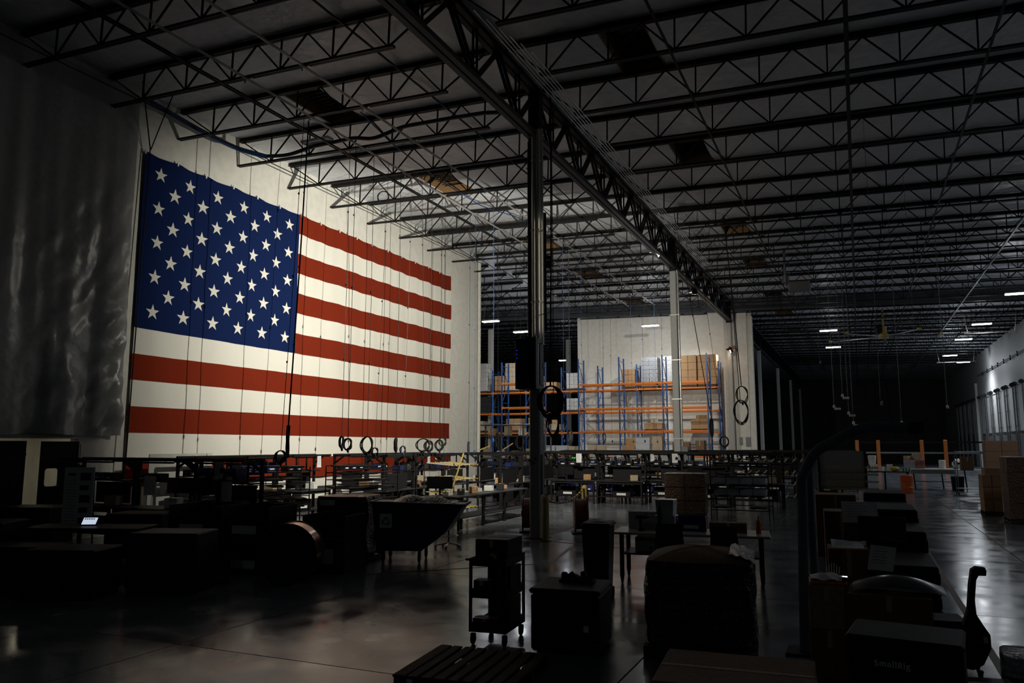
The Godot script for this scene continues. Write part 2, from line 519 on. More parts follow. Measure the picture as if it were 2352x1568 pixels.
# ---------------------------------------------------------------- floor and walls
func shell() -> void:
	var fl := Node3D.new()
	fl.name = "floor"
	add_child(fl)
	fl.set_meta("kind", "structure")
	part("bed", bx(Vector3(-10, -.30, -58), Vector3(64, .5, 144)), "joint", fl)
	var sx := 5.235
	var sz := 5.69
	var lib := {}
	for i in range(-6, 5):
		for j in range(-3, 16):
			var x0 := GIRD_X + i * sx
			var x1 := x0 + sx
			var z0 := COL_Z - j * sz + .02
			if x0 < -36 or x0 > 12: continue
			var key := "%.2f" % (x1 - x0)
			if not lib.has(key): lib[key] = bx(Vector3(0, -.02, 0), Vector3(sx - .012, .04, sz - .012), .004).mesh()
			var o := part("slab", lib[key], "concrete", fl)
			o.position = Vector3((x0 + x1) * .5, 0, z0 - sz * .5)
	part("far_slab", bx(Vector3(-10, -.02, -118), Vector3(64, .04, 25)), "concrete", fl)
	# aisle tapes
	for a in [["orange floor tape running along the right aisle", Vector3(1.25, 0, -8), Vector3(1.25, 0, -46), .09], ["faint orange floor tape crossing in front of the blue tilt cart", Vector3(-9.5, 0, -11.2), Vector3(-5.9, 0, -14.8), .08], ["orange floor tape leading from the first column to the trash bin", Vector3(-7.1, 0, -18.2), Vector3(-3.9, 0, -17.4), .08]]:
		var m := MB.new()
		m.bar(a[1] + Vector3(0, .002, 0), a[2] + Vector3(0, .002, 0), a[3], .003)
		solo("floor_tape", m, "tape_orange", a[0], "floor tape")
	# flag wall with an opening low on its left
	var w := MB.new()
	var th := .3
	var xc := WALL_X - th * .5
	w.box(Vector3(xc, 6.5, -.1), Vector3(th, 13, 22.4))          # near part, z 11.1 .. -11.3
	w.box(Vector3(xc, 7.75, -12.45), Vector3(th, 10.5, 2.3))     # above the opening
	w.box(Vector3(xc, 6.5, -24.92), Vector3(th, 13, 22.64))      # flag part, to z -36.24
	struct("wall_left", w, "wall_paint")
	var tr := MB.new()
	tr.box(Vector3(WALL_X - .15, 6.2, -36.28), Vector3(.5, 12.4, .1), Basis.IDENTITY, .01)
	struct("trim_3", tr, "wall_paint")
	# lit room behind the opening
	var r := MB.new()
	r.box(Vector3(-22.3, 1.6, -12.4), Vector3(.15, 3.2, 6))
	r.box(Vector3(-20.3, 3.28, -12.4), Vector3(4.2, .15, 6))
	r.box(Vector3(-20.3, 1.6, -15.4), Vector3(4.2, 3.2, .15))
	r.box(Vector3(-20.3, 1.6, -9.4), Vector3(4.2, 3.2, .15))
	struct("wall_side_room", r, "wall_paint")
	var t := thing("unseen_room_lamp", "unseen tube lamp lighting the side room behind the dark door panels", "lamp", Vector3(-20.3, 3.05, -13.4))  # out of sight, placed to light the side room
	part("housing", bx(Vector3(0, .04, 0), Vector3(.12, .06, 1.3), .01), "white", t)
	part("tube", bx(Vector3(0, -.005, 0), Vector3(.05, .03, 1.25), .01), "room_tube", t)
	var al := AreaLight3D.new()
	al.name = "tube_light"
	t.add_child(al)
	al.area_size = Vector2(.1, 1.25)
	al.transform = Transform3D(Basis(Vector3.RIGHT, -PI / 2), Vector3(0, -.03, 0))
	al.light_color = Color(1, .95, .82); al.light_energy = 1.1; al.area_range = 30; al.shadow_enabled = true
	# far wall and its end
	w = MB.new()
	w.box(Vector3(-12.3, 6.1, -53.35), Vector3(12.2, 12.2, .3))
	struct("wall_far", w, "far_wall_paint")
	w = MB.new()
	w.box(Vector3(-6.75, 5.55, -53.0), Vector3(.62, 11.1, .45), Basis.IDENTITY, .015)
	w.box(Vector3(-6.3, 5.4, -53.1), Vector3(.4, 10.8, .4), Basis.IDENTITY, .015)
	struct("trim_4", w, "far_wall_paint")
	# dock wall, back wall, the wall behind the camera, far left wall
	struct("wall_right", bx(Vector3(DOCK_X + .15, 6.2, -58), Vector3(.3, 12.6, 144)), "dock_wall_paint")
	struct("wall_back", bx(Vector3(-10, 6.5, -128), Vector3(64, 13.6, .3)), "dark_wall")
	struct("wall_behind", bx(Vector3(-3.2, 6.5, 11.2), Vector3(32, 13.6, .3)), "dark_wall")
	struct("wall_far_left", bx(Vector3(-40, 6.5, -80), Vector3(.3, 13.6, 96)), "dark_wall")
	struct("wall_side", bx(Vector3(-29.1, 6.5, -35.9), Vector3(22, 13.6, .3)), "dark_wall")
	# draft curtain hung from the roof
	for k in 2:
		var m := MB.new()
		var xa := -39.8 if k == 0 else -7.3
		var xb := -7.9 if k == 0 else DOCK_X
		var z := -52.6
		var p := []
		for y in [-.86, 0.05]:
			p += [Vector3(xa, roof(xa) + y, z + .05), Vector3(xb, roof(xb) + y, z + .05), Vector3(xb, roof(xb) + y, z - .05), Vector3(xa, roof(xa) + y, z - .05)]
		m.hexa(p)
		m.bar(Vector3(xa, roof(xa) - .86, z), Vector3(xb, roof(xb) - .86, z), .2, .06)
		struct("trim_%d" % (k + 1), m, "steel_grey")

# ---------------------------------------------------------------- ceiling: insulated strips between the joists, skylights
func ceiling() -> void:
	var ce := Node3D.new()
	ce.name = "ceiling"
	add_child(ce)
	ce.set_meta("kind", "structure")
	var deck := []
	var holes := {}
	for k in [0, 3, 7, 10, 14]: holes["L%d" % k] = [-14.35, -13.15]
	for k in [0, 3, 7, 10, 14, 17, 21]: holes["R%d" % k] = [-5.08, -4.0]
	var lights := []
	for k in range(-12, 45):                                      # k = 0 is the bay just short of the first column
		var z1 := COL_Z + JOIST - k * JOIST
		var z0 := z1 - JOIST
		var spans := [["L", WALL_X, GIRD_X], ["R", GIRD_X, DOCK_X]]
		if z1 < -35.5: spans.append(["F", -40.0, WALL_X])
		for s in spans:
			var runs := [[s[1], s[2]]]
			var key := "%s%d" % [s[0], k]
			if holes.has(key):
				var h: Array = holes[key]
				runs = [[s[1], h[0]], [h[1], s[2]]]
				lights.append([s[0], k, h[0], h[1], z0, z1])
			for q in runs:
				var near := absf(z0) < 48.0
				var nu := int((q[1] - q[0]) / (.4 if near else 1.2)) + 1
				var m := MB.new()
				var sd := k * 7.3 + (0.0 if s[0] == "L" else 50.0)
				var xa: float = q[0]
				var xb: float = q[1]
				m.grid(func(u: float, v: float) -> Vector3:
					var x := lerpf(xa, xb, u)
					var z := lerpf(z0, z1, v)
					var sag := sin(PI * v) * (.035 + .02 * sin(x * 1.7 + sd) + .015 * sin(x * 4.1 + sd * 2.0))
					var seam := .012 * maxf(0.0, 1.0 - absf(fposmod(x + 20.0, 1.22) - .61) * 12.0)
					return Vector3(x, roof(x) - .02 - sag + seam, z), nu, 6 if near else 3)
				part("insulation_panel", m, "insulation", ce)
				var p := []
				for y in [.03, .18]:
					p += [Vector3(xa, roof(xa) + y, z1), Vector3(xb, roof(xb) + y, z1), Vector3(xb, roof(xb) + y, z0), Vector3(xa, roof(xa) + y, z0)]
				deck.append(p)
	var dm := MB.new()
	for p in deck: dm.hexa(p)
	part("roof_deck", dm, "deck_board", ce)
	var nl := 0
	var nr := 0
	for a in lights:
		var left: bool = a[0] == "L"
		var idx := nl if left else nr
		if left: nl += 1
		else: nr += 1
		var xm: float = (a[2] + a[3]) * .5
		var zm: float = (a[4] + a[5]) * .5
		var lab := "%s dark skylight with a wooden curb in the roof over the flag bay" % nth(idx) if left else "%s dark skylight in the roof of the wide right bay" % nth(idx)
		var t := Node3D.new()
		t.name = "window_%d" % (nl + nr)
		add_child(t)
		t.position = Vector3(xm, roof(xm), zm)
		tag(t, lab, "", "", "structure")
		var hx: float = (a[3] - a[2]) * .5
		for sg in [-1, 1]:
			part("curb_board", bx(Vector3(sg * hx, .17, 0), Vector3(.05, .46, JOIST - .1)), "curb_wood", t)
			part("curb_board", bx(Vector3(0, .17, sg * (JOIST * .5 - .06)), Vector3(hx * 2, .46, .05)), "curb_wood", t)
		part("dome", bx(Vector3(0, .44, 0), Vector3(hx * 2 + .2, .06, JOIST + .05), .02), "skylight_dome", t)
		for i in 12:
			part("grille_bar", bx(Vector3(0, .2, -1.05 + i * .19), Vector3(hx * 2, .02, .02)), "steel_dark", t)

# ---------------------------------------------------------------- roof steel
var vmesh := {}
func joist_proto(called: String, l: float, pitch: float, merged: bool) -> Node3D:
	# local x from 0 to l, y = 0 at the top of the nailer
	var t := thing(called, "", "joist")
	var m := MB.new()
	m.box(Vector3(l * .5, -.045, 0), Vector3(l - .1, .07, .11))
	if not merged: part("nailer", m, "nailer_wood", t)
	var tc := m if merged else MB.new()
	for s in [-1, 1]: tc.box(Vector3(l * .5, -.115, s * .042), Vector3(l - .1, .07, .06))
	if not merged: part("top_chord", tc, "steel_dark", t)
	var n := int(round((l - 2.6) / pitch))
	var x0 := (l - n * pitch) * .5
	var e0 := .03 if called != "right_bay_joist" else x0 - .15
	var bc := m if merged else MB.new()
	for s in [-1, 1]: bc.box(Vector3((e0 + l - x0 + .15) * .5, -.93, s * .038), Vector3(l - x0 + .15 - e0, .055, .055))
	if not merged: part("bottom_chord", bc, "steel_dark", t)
	var lst := []
	for i in n + 1:
		var x := x0 + i * pitch
		lst.append([Vector3(x, -.92, 0), Vector3(x, -.13, 0)])
		lst.append([Vector3(x, -.92, 0), Vector3(maxf(x - pitch * .5 if i > 0 else .15, .1), -.13, 0)])
		lst.append([Vector3(x, -.92, 0), Vector3(minf(x + pitch * .5 if i < n else l - .15, l - .1), -.13, 0)])
	var w := MB.new()
	for q in lst:
		if merged: m.bar(q[0], q[1], .035, .035, Vector3.BACK)
		else:
			var d: Vector3 = q[1] - q[0]
			var key := "%.2f,%.2f" % [d.x, d.y]
			if not vmesh.has(key):
				var b := MB.new()
				b.bar(Vector3.ZERO, d, .036, .036, Vector3.BACK)
				vmesh[key] = b.mesh()
			part("web", vmesh[key], "steel_dark", t).position = q[0]
	if merged:
		t.queue_free()
		remove_child(t)
		taken[called] = 0
		return solo(called, m, "steel_dark", "", "joist")
	return t

func place_joists(called: String, xa: float, xb: float, pitch: float, zs: Array, words: Callable, far_from: float) -> void:
	var l := (xb - xa) / cos(atan(SLOPE))
	var near: Node3D = null
	var far: Node3D = null
	for i in zs.size():
		var z: float = zs[i]
		var merged := z < far_from
		var o: Node3D
		if merged:
			if far == null:
				far = joist_proto("far_" + called, l, pitch, true)
				o = far
			else: o = dup(far, Vector3.ZERO, 0, "")
		else:
			if near == null:
				near = joist_proto(called, l, pitch, false)
				o = near
			else: o = dup(near, Vector3.ZERO, 0, "")
		o.position = Vector3(xa, roof(xa) - .03, z)
		o.rotation = Vector3(0, 0, atan(SLOPE))
		o.set_meta("label", words.call(i, z))

func roof_steel() -> void:
	var zs := []
	var zr := []
	for k in range(-5, 15): zs.append(COL_Z - k * JOIST)
	for k in range(-5, 34): zr.append(COL_Z - k * JOIST)
	var rel := func(z: float) -> String:
		var k := int(round((COL_Z - z) / JOIST))
		if k < 0: return "%s short of the first column" % nth(-k - 1)
		if k == 0: return "meeting the first column"
		if k < 7: return "%s beyond the first column" % nth(k - 1)
		if k == 7: return "meeting the second column"
		if k < 14: return "%s beyond the second column" % nth(k - 8)
		if k == 14: return "beside the draft curtain"
		return "%s beyond the draft curtain" % nth(k - 15)
	place_joists("flag_bay_joist", WALL_X + .02, GIRD_X - .18, 1.52, zs, func(_i: int, z: float) -> String: return "dark open-web roof joist over the flag bay, " + rel.call(z), -40.0)
	place_joists("right_bay_joist", GIRD_X + .18, DOCK_X - .05, 1.52, zr, func(_i: int, z: float) -> String: return "long dark open-web roof joist over the right bay, " + rel.call(z), -40.0)
	var zf := []
	for k in range(8, 30): zf.append(COL_Z - k * JOIST)
	place_joists("left_store_joist", -39.5, WALL_X - .3, 1.52, zf, func(i: int, _z: float) -> String: return "%s dark roof joist seen past the end of the flag wall" % nth(i), -20.0)
	# girders between the columns
	var gp: Node3D = null
	for s in range(-1, 6):
		var z0 := COL_Z - s * 7 * JOIST
		var lab: String = ["dark steel girder overhead running from the camera to the first column", "dark steel girder between the first and second columns", "dark steel girder between the second and third columns", "dark girder just beyond the far wall", "dark girder between the fourth and fifth columns", "dark girder between the fifth and sixth columns", "furthest dark girder on the column line"][s + 1]
		if gp == null:
			gp = thing("roof_girder", lab, "girder", Vector3(GIRD_X, 0, z0))
			var L := 7 * JOIST
			for sd in [-1, 1]:
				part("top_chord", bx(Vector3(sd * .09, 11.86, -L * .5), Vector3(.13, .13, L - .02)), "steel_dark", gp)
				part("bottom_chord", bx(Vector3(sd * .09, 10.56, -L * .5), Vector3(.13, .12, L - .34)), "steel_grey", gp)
			for i in 7:
				for sd in [-1, 1]:
					for q in [[0.0, .5], [1.0, .5]]:
						var a := Vector3(sd * .05, 11.8, -(i + q[0]) * JOIST - (.05 if q[0] == 0 else -.05))
						var b := Vector3(sd * .05, 10.6, -(i + q[1]) * JOIST)
						var m := MB.new()
						m.bar(a, b, .045, .075, Vector3.RIGHT)
						part("web", m, "steel_dark", gp)
					var mv := MB.new()
					mv.bar(Vector3(sd * .05, 10.6, -(i + .5) * JOIST), Vector3(sd * .05, 11.8, -(i + .5) * JOIST), .03, .05, Vector3.RIGHT)
					part("web", mv, "steel_dark", gp)
		else: dup(gp, Vector3(GIRD_X, 0, z0), 0, lab)
	# lines that run along the building under the joists
	for a in [[-16.72, -.99, .022, "steel_dark", "thin dark bracing rod under the joists nearest the flag wall", "bracing_rod", -34.0], [-13.93, -.97, .045, "steel_dark", "dark angle bracing line under the joists over the middle of the flag bay", "bracing_line", -50.0], [-10.3, -.2, .04, "steel_dark", "dark bracing line high in the webs near the girder", "bracing_line", -50.0], [-15.3, -.2, .035, "steel_dark", "dark bracing line high in the webs near the flag wall", "bracing_line", -34.0], [-3.35, -.98, .045, "steel_dark", "dark bracing line under the right bay joists nearest the girder", "bracing_line", -100.0], [.2, -1.0, .09, "steel_dark", "thick dark pipe running along the right bay straight overhead", "roof_pipe", -120.0], [3.0, -.99, .05, "steel_dark", "dark line along the right bay just right of the thick pipe", "roof_pipe", -120.0], [6.02, -.99, .06, "zinc_dull", "pale conduit along the right bay near the dock lamps", "roof_pipe", -110.0]]:
		var m := MB.new()
		var x: float = a[0]
		m.box(Vector3(x, roof(x) + a[1], (a[6] - 1.0) * .5), Vector3(a[2], a[2], absf(a[6]) - 1.0))
		solo(a[5], m, a[3], a[4], "pipe" if a[5] == "roof_pipe" else "bracing")
	# galvanized strut rails that carry the power drops
	for a in [[-13.1, "galvanized strut rail along the middle of the flag bay carrying the cord drops"], [-11.38, "galvanized strut rail along the flag bay nearer the girder"]]:
		var x: float = a[0]
		var y := roof(x) - 1.03
		var t := thing("strut_rail", a[1], "rail", Vector3(x, y, 0))
		var m := MB.new()
		m.box(Vector3(-.021, 0, -28), Vector3(.004, .045, 40)); m.box(Vector3(.021, 0, -28), Vector3(.004, .045, 40)); m.box(Vector3(0, .021, -28), Vector3(.045, .004, 40))
		part("channel", m, "galvanized", t)
		for k in range(-2, 12):
			var c := MB.new()
			c.box(Vector3(0, .035, COL_Z - k * JOIST), Vector3(.2, .03, .05)); c.box(Vector3(-.06, -.05, COL_Z - k * JOIST + .06), Vector3(.03, .09, .03))
			part("clamp", c, "galvanized", t)
	# conduits beside the girder
	for i in 6:
		var x := -6.62 + i * .085
		var m := MB.new()
		m.tube(PackedVector3Array([Vector3(x, 11.02, -13 - i * .4), Vector3(x, 11.02, -38.0)]), .016, 6)
		solo("conduit", m, "galvanized", "thin galvanized conduit along the right of the girder, %s outwards from it" % nth(i), "conduit", Vector3.ZERO, 0, "conduits beside the girder")
	# blue data cables
	for a in [["thick blue cable bundle sagging along the flag wall under the joists", "cable_blue", .055, [Vector3(-17.35, 11.75, -14.3), Vector3(-17.3, 11.61, -15.6), Vector3(-17.3, 11.56, -16.42), Vector3(-17.1, 11.45, -17.5), Vector3(-16.4, 11.26, -18.1)]], ["dark cable sleeve looping along the joist to the first column", "cable_dark", .06, [Vector3(-16.4, 11.26, -18.1), Vector3(-15.6, 11.2, -18.15), Vector3(-14.6, 11.34, -18.2), Vector3(-13.3, 11.36, -18.2), Vector3(-12.5, 11.24, -18.2), Vector3(-11.4, 11.42, -18.2), Vector3(-10.0, 11.4, -18.2), Vector3(-8.9, 11.34, -18.15), Vector3(-7.75, 11.2, -18.2)]], ["single blue cable drooping across the skylights of the flag bay", "cable_blue", .02, [Vector3(-12.5, 11.75, -17.5), Vector3(-12.75, 11.6, -19.5), Vector3(-12.78, 11.42, -22.3), Vector3(-12.9, 11.5, -25.9), Vector3(-12.55, 11.7, -28.4), Vector3(-12.2, 11.7, -30)]]]:
		var c := Curve3D.new()
		var pts: Array = a[3]
		for i in pts.size():
			var tn: Vector3 = (pts[mini(i + 1, pts.size() - 1)] - pts[maxi(i - 1, 0)]) * .17
			c.add_point(pts[i], -tn, tn)
		var m := MB.new()
		m.tube(c.tessellate(3, 3), a[2], 8)
		if a[1] == "cable_blue" and a[2] > .03:
			for j in 5:
				var off := Vector3(.03 * sin(j * 2.1), -.05 - .02 * cos(j * 3.0), .03 * cos(j * 1.3))
				var pp := PackedVector3Array()
				for p in c.tessellate(3, 3): pp.append(p + off)
				m.tube(pp, .018, 5)
		solo("cable_bundle", m, a[1], a[0], "cable")
	# unlit strip fixture, coil hung on a joist, unit heater with its flue
	var f := thing("strip_fixture", "unlit white strip light fixture lying on the fourth joist of the flag bay", "lamp", Vector3(-14.45, 11.38, -18.05))
	var m2 := MB.new()
	m2.box(Vector3(0, .05, 0), Vector3(.95, .05, .3), Basis.IDENTITY, .012)
	for s in [-1, 1]: m2.box(Vector3(s * .48, .04, 0), Vector3(.02, .09, .32))
	part("housing", m2, "white", f)
	part("reflector", bx(Vector3(0, .015, -.08), Vector3(.9, .02, .1)), "pale_grey", f)
	part("reflector", bx(Vector3(0, .015, .08), Vector3(.9, .02, .1)), "pale_grey", f)
	var h := thing("unit_heater", "grey unit heater hanging under the right bay roof with a long flue pipe", "heater", Vector3(-2.5, 9.8, -39.3))
	part("body", bx(Vector3(.25, .1, 0), Vector3(1.0, .42, .7), .03), "mid_grey", h)
	m2 = MB.new()
	for i in 6: m2.box(Vector3(.25, -.05 + i * .06, .36), Vector3(.85, .012, .03))
	part("louvers", m2, "dark_grey", h)
	m2 = MB.new()
	m2.tube(PackedVector3Array([Vector3(-.35, .2, 0), Vector3(-.38, .45, 0), Vector3(-.38, 2.1, 0)]), .06, 10)
	m2.lathe([Vector2(0, .34), Vector2(.16, .34), Vector2(.16, .7), Vector2(0, .7)], Transform3D(Basis.IDENTITY, Vector3(-.38, 0, 0)), 14)
	part("flue", m2, "zinc_dull", h)
	m2 = MB.new()
	for s in [-.2, .7]: m2.tube(PackedVector3Array([Vector3(s, .3, 0), Vector3(s, 1.3, 0)]), .008, 5)
	part("hanger", m2, "zinc_dull", h)

# ---------------------------------------------------------------- columns
func columns() -> void:
	var words := ["tall grey steel column clad with conduits in the middle of the photo", "second steel column with a bright conduit on its right side", "third steel column standing against the end of the far wall", "pale slim column standing free just right of the far wall", "next pale column to the right of the one beside the far wall", "faint sixth column far back in the dark", "faint seventh column far back in the dark"]
	for k in 7:
		var z := COL_Z - k * 7 * JOIST
		var t := thing("steel_column", words[k], "column", Vector3(GIRD_X, 0, z))
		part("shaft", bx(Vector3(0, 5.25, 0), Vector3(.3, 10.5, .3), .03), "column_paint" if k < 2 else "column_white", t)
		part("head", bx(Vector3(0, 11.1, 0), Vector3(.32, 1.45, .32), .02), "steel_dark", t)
		part("base_plate", bx(Vector3(0, .012, 0), Vector3(.55, .024, .55)), "steel_dark", t)
		if k == 0:
			var m := MB.new()
			for b in [Vector2(-.13, 0), Vector2(.03, .05), Vector2(-.05, -.06)]:
				m.lathe([Vector2(0, -.01), Vector2(.032, -.01), Vector2(.032, .012), Vector2(0, .012)], Transform3D(Basis(Vector3.RIGHT, PI / 2), Vector3(b.x, 1.95 + b.y, .155)), 10)
			part("bolt", m, "black", t)
			part("grey_pad", bx(Vector3(.158, 1.6, .06), Vector3(.016, 1.0, .12)), "dark_grey", t)
	# round pad joint round the first column
	var pd := MB.new()
	pd.lathe([Vector2(.62, .003), Vector2(.60, .006), Vector2(0, .006)], Transform3D.IDENTITY, 32)
	solo("column_pad", pd, "concrete_dark", "round dark concrete pad at the foot of the first column", "floor pad", Vector3(GIRD_X, 0, COL_Z))
	# conduits on the first column
	var i := 0
	for a in [[-.25, -.17, .06, "dark_grey"], [-.13, .18, .028, "dark_grey"], [-.06, .18, .03, "dark_grey"], [.01, .185, .034, "zinc_dull"], [.08, .34, .055, "galvanized"], [.2, .33, .06, "galvanized"], [.25, .2, .045, "galvanized"]]:  # first one unseen at the back, placed to edge the flood lamp shadow
		var m := MB.new()
		var y0 := 5.1 if i < 5 else 4.9
		m.tube(PackedVector3Array([Vector3(a[0], y0, a[1]), Vector3(a[0], 10.35 + .06 * i, a[1])]), a[2], 14)
		for y in [6.0, 7.9, 9.8]:
			m.box(Vector3(a[0], y, a[1]), Vector3(a[2] * 2.3, .04, a[2] * 2.3), Basis.IDENTITY, .01)
		solo("column_conduit", m, a[3], ["unseen conduit behind the left flank of the first column, placed to shadow the wall", "dull conduit at the left front of the first column", "dull conduit at the centre front of the first column", "dull conduit at the right front of the first column", "bright conduit at the right front corner of the first column", "bright conduit on the right flank of the first column", "rearmost bright conduit on the right flank of the first column"][i], "conduit", Vector3(GIRD_X, 0, COL_Z))
		i += 1
	var br := MB.new()
	br.box(Vector3(.3, 7.92, .0), Vector3(.14, .03, .06)); br.box(Vector3(.37, 7.95, 0), Vector3(.03, .09, .05))
	solo("conduit_clamp", br, "galvanized", "small bracket sticking out right of the conduits on the first column", "bracket", Vector3(GIRD_X, 0, COL_Z))
	# network cabinet
	var c := thing("wall_cabinet", "black network cabinet high on the first column with a grey glazed door", "cabinet", Vector3(-7.6, 3.74, -18.17))
	part("body", bx(Vector3(0, .64, 0), Vector3(.55, 1.28, .52), .012), "black", c)
	var fr := MB.new()
	for s in [[Vector3(.285, .64, -.21), Vector3(.03, 1.28, .1)], [Vector3(.285, .64, .21), Vector3(.03, 1.28, .1)], [Vector3(.285, .06, 0), Vector3(.03, .12, .32)], [Vector3(.285, 1.22, 0), Vector3(.03, .12, .32)], [Vector3(.285, .64, -.09), Vector3(.03, 1.1, .14)], [Vector3(.285, .64, .135), Vector3(.03, 1.1, .06)]]:
		fr.box(s[0], s[1], Basis.IDENTITY, .004)
	var door := part("door", fr, "mid_grey", c)
	part("glass", bx(Vector3(.278, .64, .05), Vector3(.01, 1.05, .13)), "black_gloss", door)
	part("latch", bx(Vector3(.307, .6, -.2), Vector3(.015, .1, .03), .004), "zinc_dull", door)
	part("cable_gland", bx(Vector3(.05, 1.3, .1), Vector3(.16, .05, .1), .01), "black", c)
	for y in [.98, .88, .78]: part("indicator_light", bx(Vector3(-.22, y, .262), Vector3(.02, .02, .006)), "led_blue", c)
	part("chrome_strip", bx(Vector3(-.23, .35, .262), Vector3(.008, .22, .006)), "chrome", c)
	# conduit and box on the second column
	var z2 := COL_Z - 7 * JOIST
	var m3 := MB.new()
	m3.tube(PackedVector3Array([Vector3(.21, .2, .05), Vector3(.21, 10.2, .05), Vector3(.18, 10.4, .05), Vector3(.0, 10.5, .1)]), .05, 10)
	for y in [2.6, 4.4, 6.2, 8.3]: m3.box(Vector3(.05, y, .17), Vector3(.46, .04, .04))
	solo("column_conduit", m3, "galvanized", "bright conduit running up the right side of the second column", "conduit", Vector3(GIRD_X, 0, z2))
	var m4 := MB.new()
	m4.box(Vector3(.36, 1.3, .2), Vector3(.3, 1.9, .24), Basis.IDENTITY, .01)
	solo("panel_box", m4, "mid_grey", "grey electrical box at the foot of the second column", "electrical box", Vector3(GIRD_X, 0, z2))
	m4 = MB.new()
	m4.box(Vector3(-.2, 8.6, .2), Vector3(.12, .35, .16), Basis.IDENTITY, .03); m4.box(Vector3(-.02, 8.62, .2), Vector3(.3, .06, .06)); m4.box(Vector3(.12, 8.7, .2), Vector3(.2, .22, .14), Basis.IDENTITY, .03)
	solo("alarm_sounder", m4, "red", "red alarm unit on the third column beside the far wall", "alarm", Vector3(GIRD_X + .25, 0, COL_Z - 14 * JOIST + .05))
	# yellow bollards and the striped chain
	for b in [["yellow bollard at the foot of the first column", Vector3(-7.18, 0, -18.2)], ["yellow bollard standing beyond and right of the first column", Vector3(-7.96, 0, -23.5)]]:
		var t := thing("bollard", b[0], "bollard", b[1])
		var m := MB.new()
		m.lathe([Vector2(.085, 0), Vector2(.085, 1.0), Vector2(.07, 1.06), Vector2(.03, 1.09), Vector2(0, 1.095)], Transform3D.IDENTITY, 16)
		part("post", m, "yellow_dull", t)
		m = MB.new()
		m.lathe([Vector2(.15, 0), Vector2(.15, .015), Vector2(0, .015)], Transform3D.IDENTITY, 16)
		part("foot", m, "steel_dark", t)
	var ch := thing("striped_rope", "yellow and black striped rope slung between the two yellow bollards", "rope")
	for k in 28:
		var f0 := k / 28.0
		var f1 := (k + 1) / 28.0
		var m := MB.new()
		var q := PackedVector3Array()
		for ff in [f0, f1]:
			var p := Vector3(-7.18, .98, -18.2).lerp(Vector3(-7.96, 1.0, -23.5), ff)
			p.y -= .22 * sin(PI * ff)
			q.append(p)
		m.tube(q, .028, 6)
		part("stripe", m, "yellow" if k % 2 else "black", ch)

# ---------------------------------------------------------------- flag wall
const FZ := -14.96
const FTOP := 10.56
const FLEN := 18.07
const FH := 9.33
func flag_p(u: float, v: float, off: float) -> Vector3:
	var k := 1.0 - v / FH
	var tie := absf(sin(PI * u / 1.13))
	var y := FTOP - v - .05 * tie * k * k * k - .06 * u / FLEN * (1.0 - k)
	var rip := .022 * sin(u * 2.1 + v * .35) + .014 * sin(u * 5.3 - v * .6 + 1.0) + .010 * sin(v * 2.7 + u * .9) + .012 * k * sin(u * 11.1)
	return Vector3(WALL_X + .072 + rip + off, y, FZ - u)

func flag_patch(u0: float, u1: float, v0: float, v1: float, off: float) -> MB:
	var m := MB.new()
	m.grid(func(a: float, b: float) -> Vector3: return flag_p(lerpf(u0, u1, a), lerpf(v1, v0, b), off), int((u1 - u0) / .16) + 1, maxi(3, int((v1 - v0) / .24)))
	return m

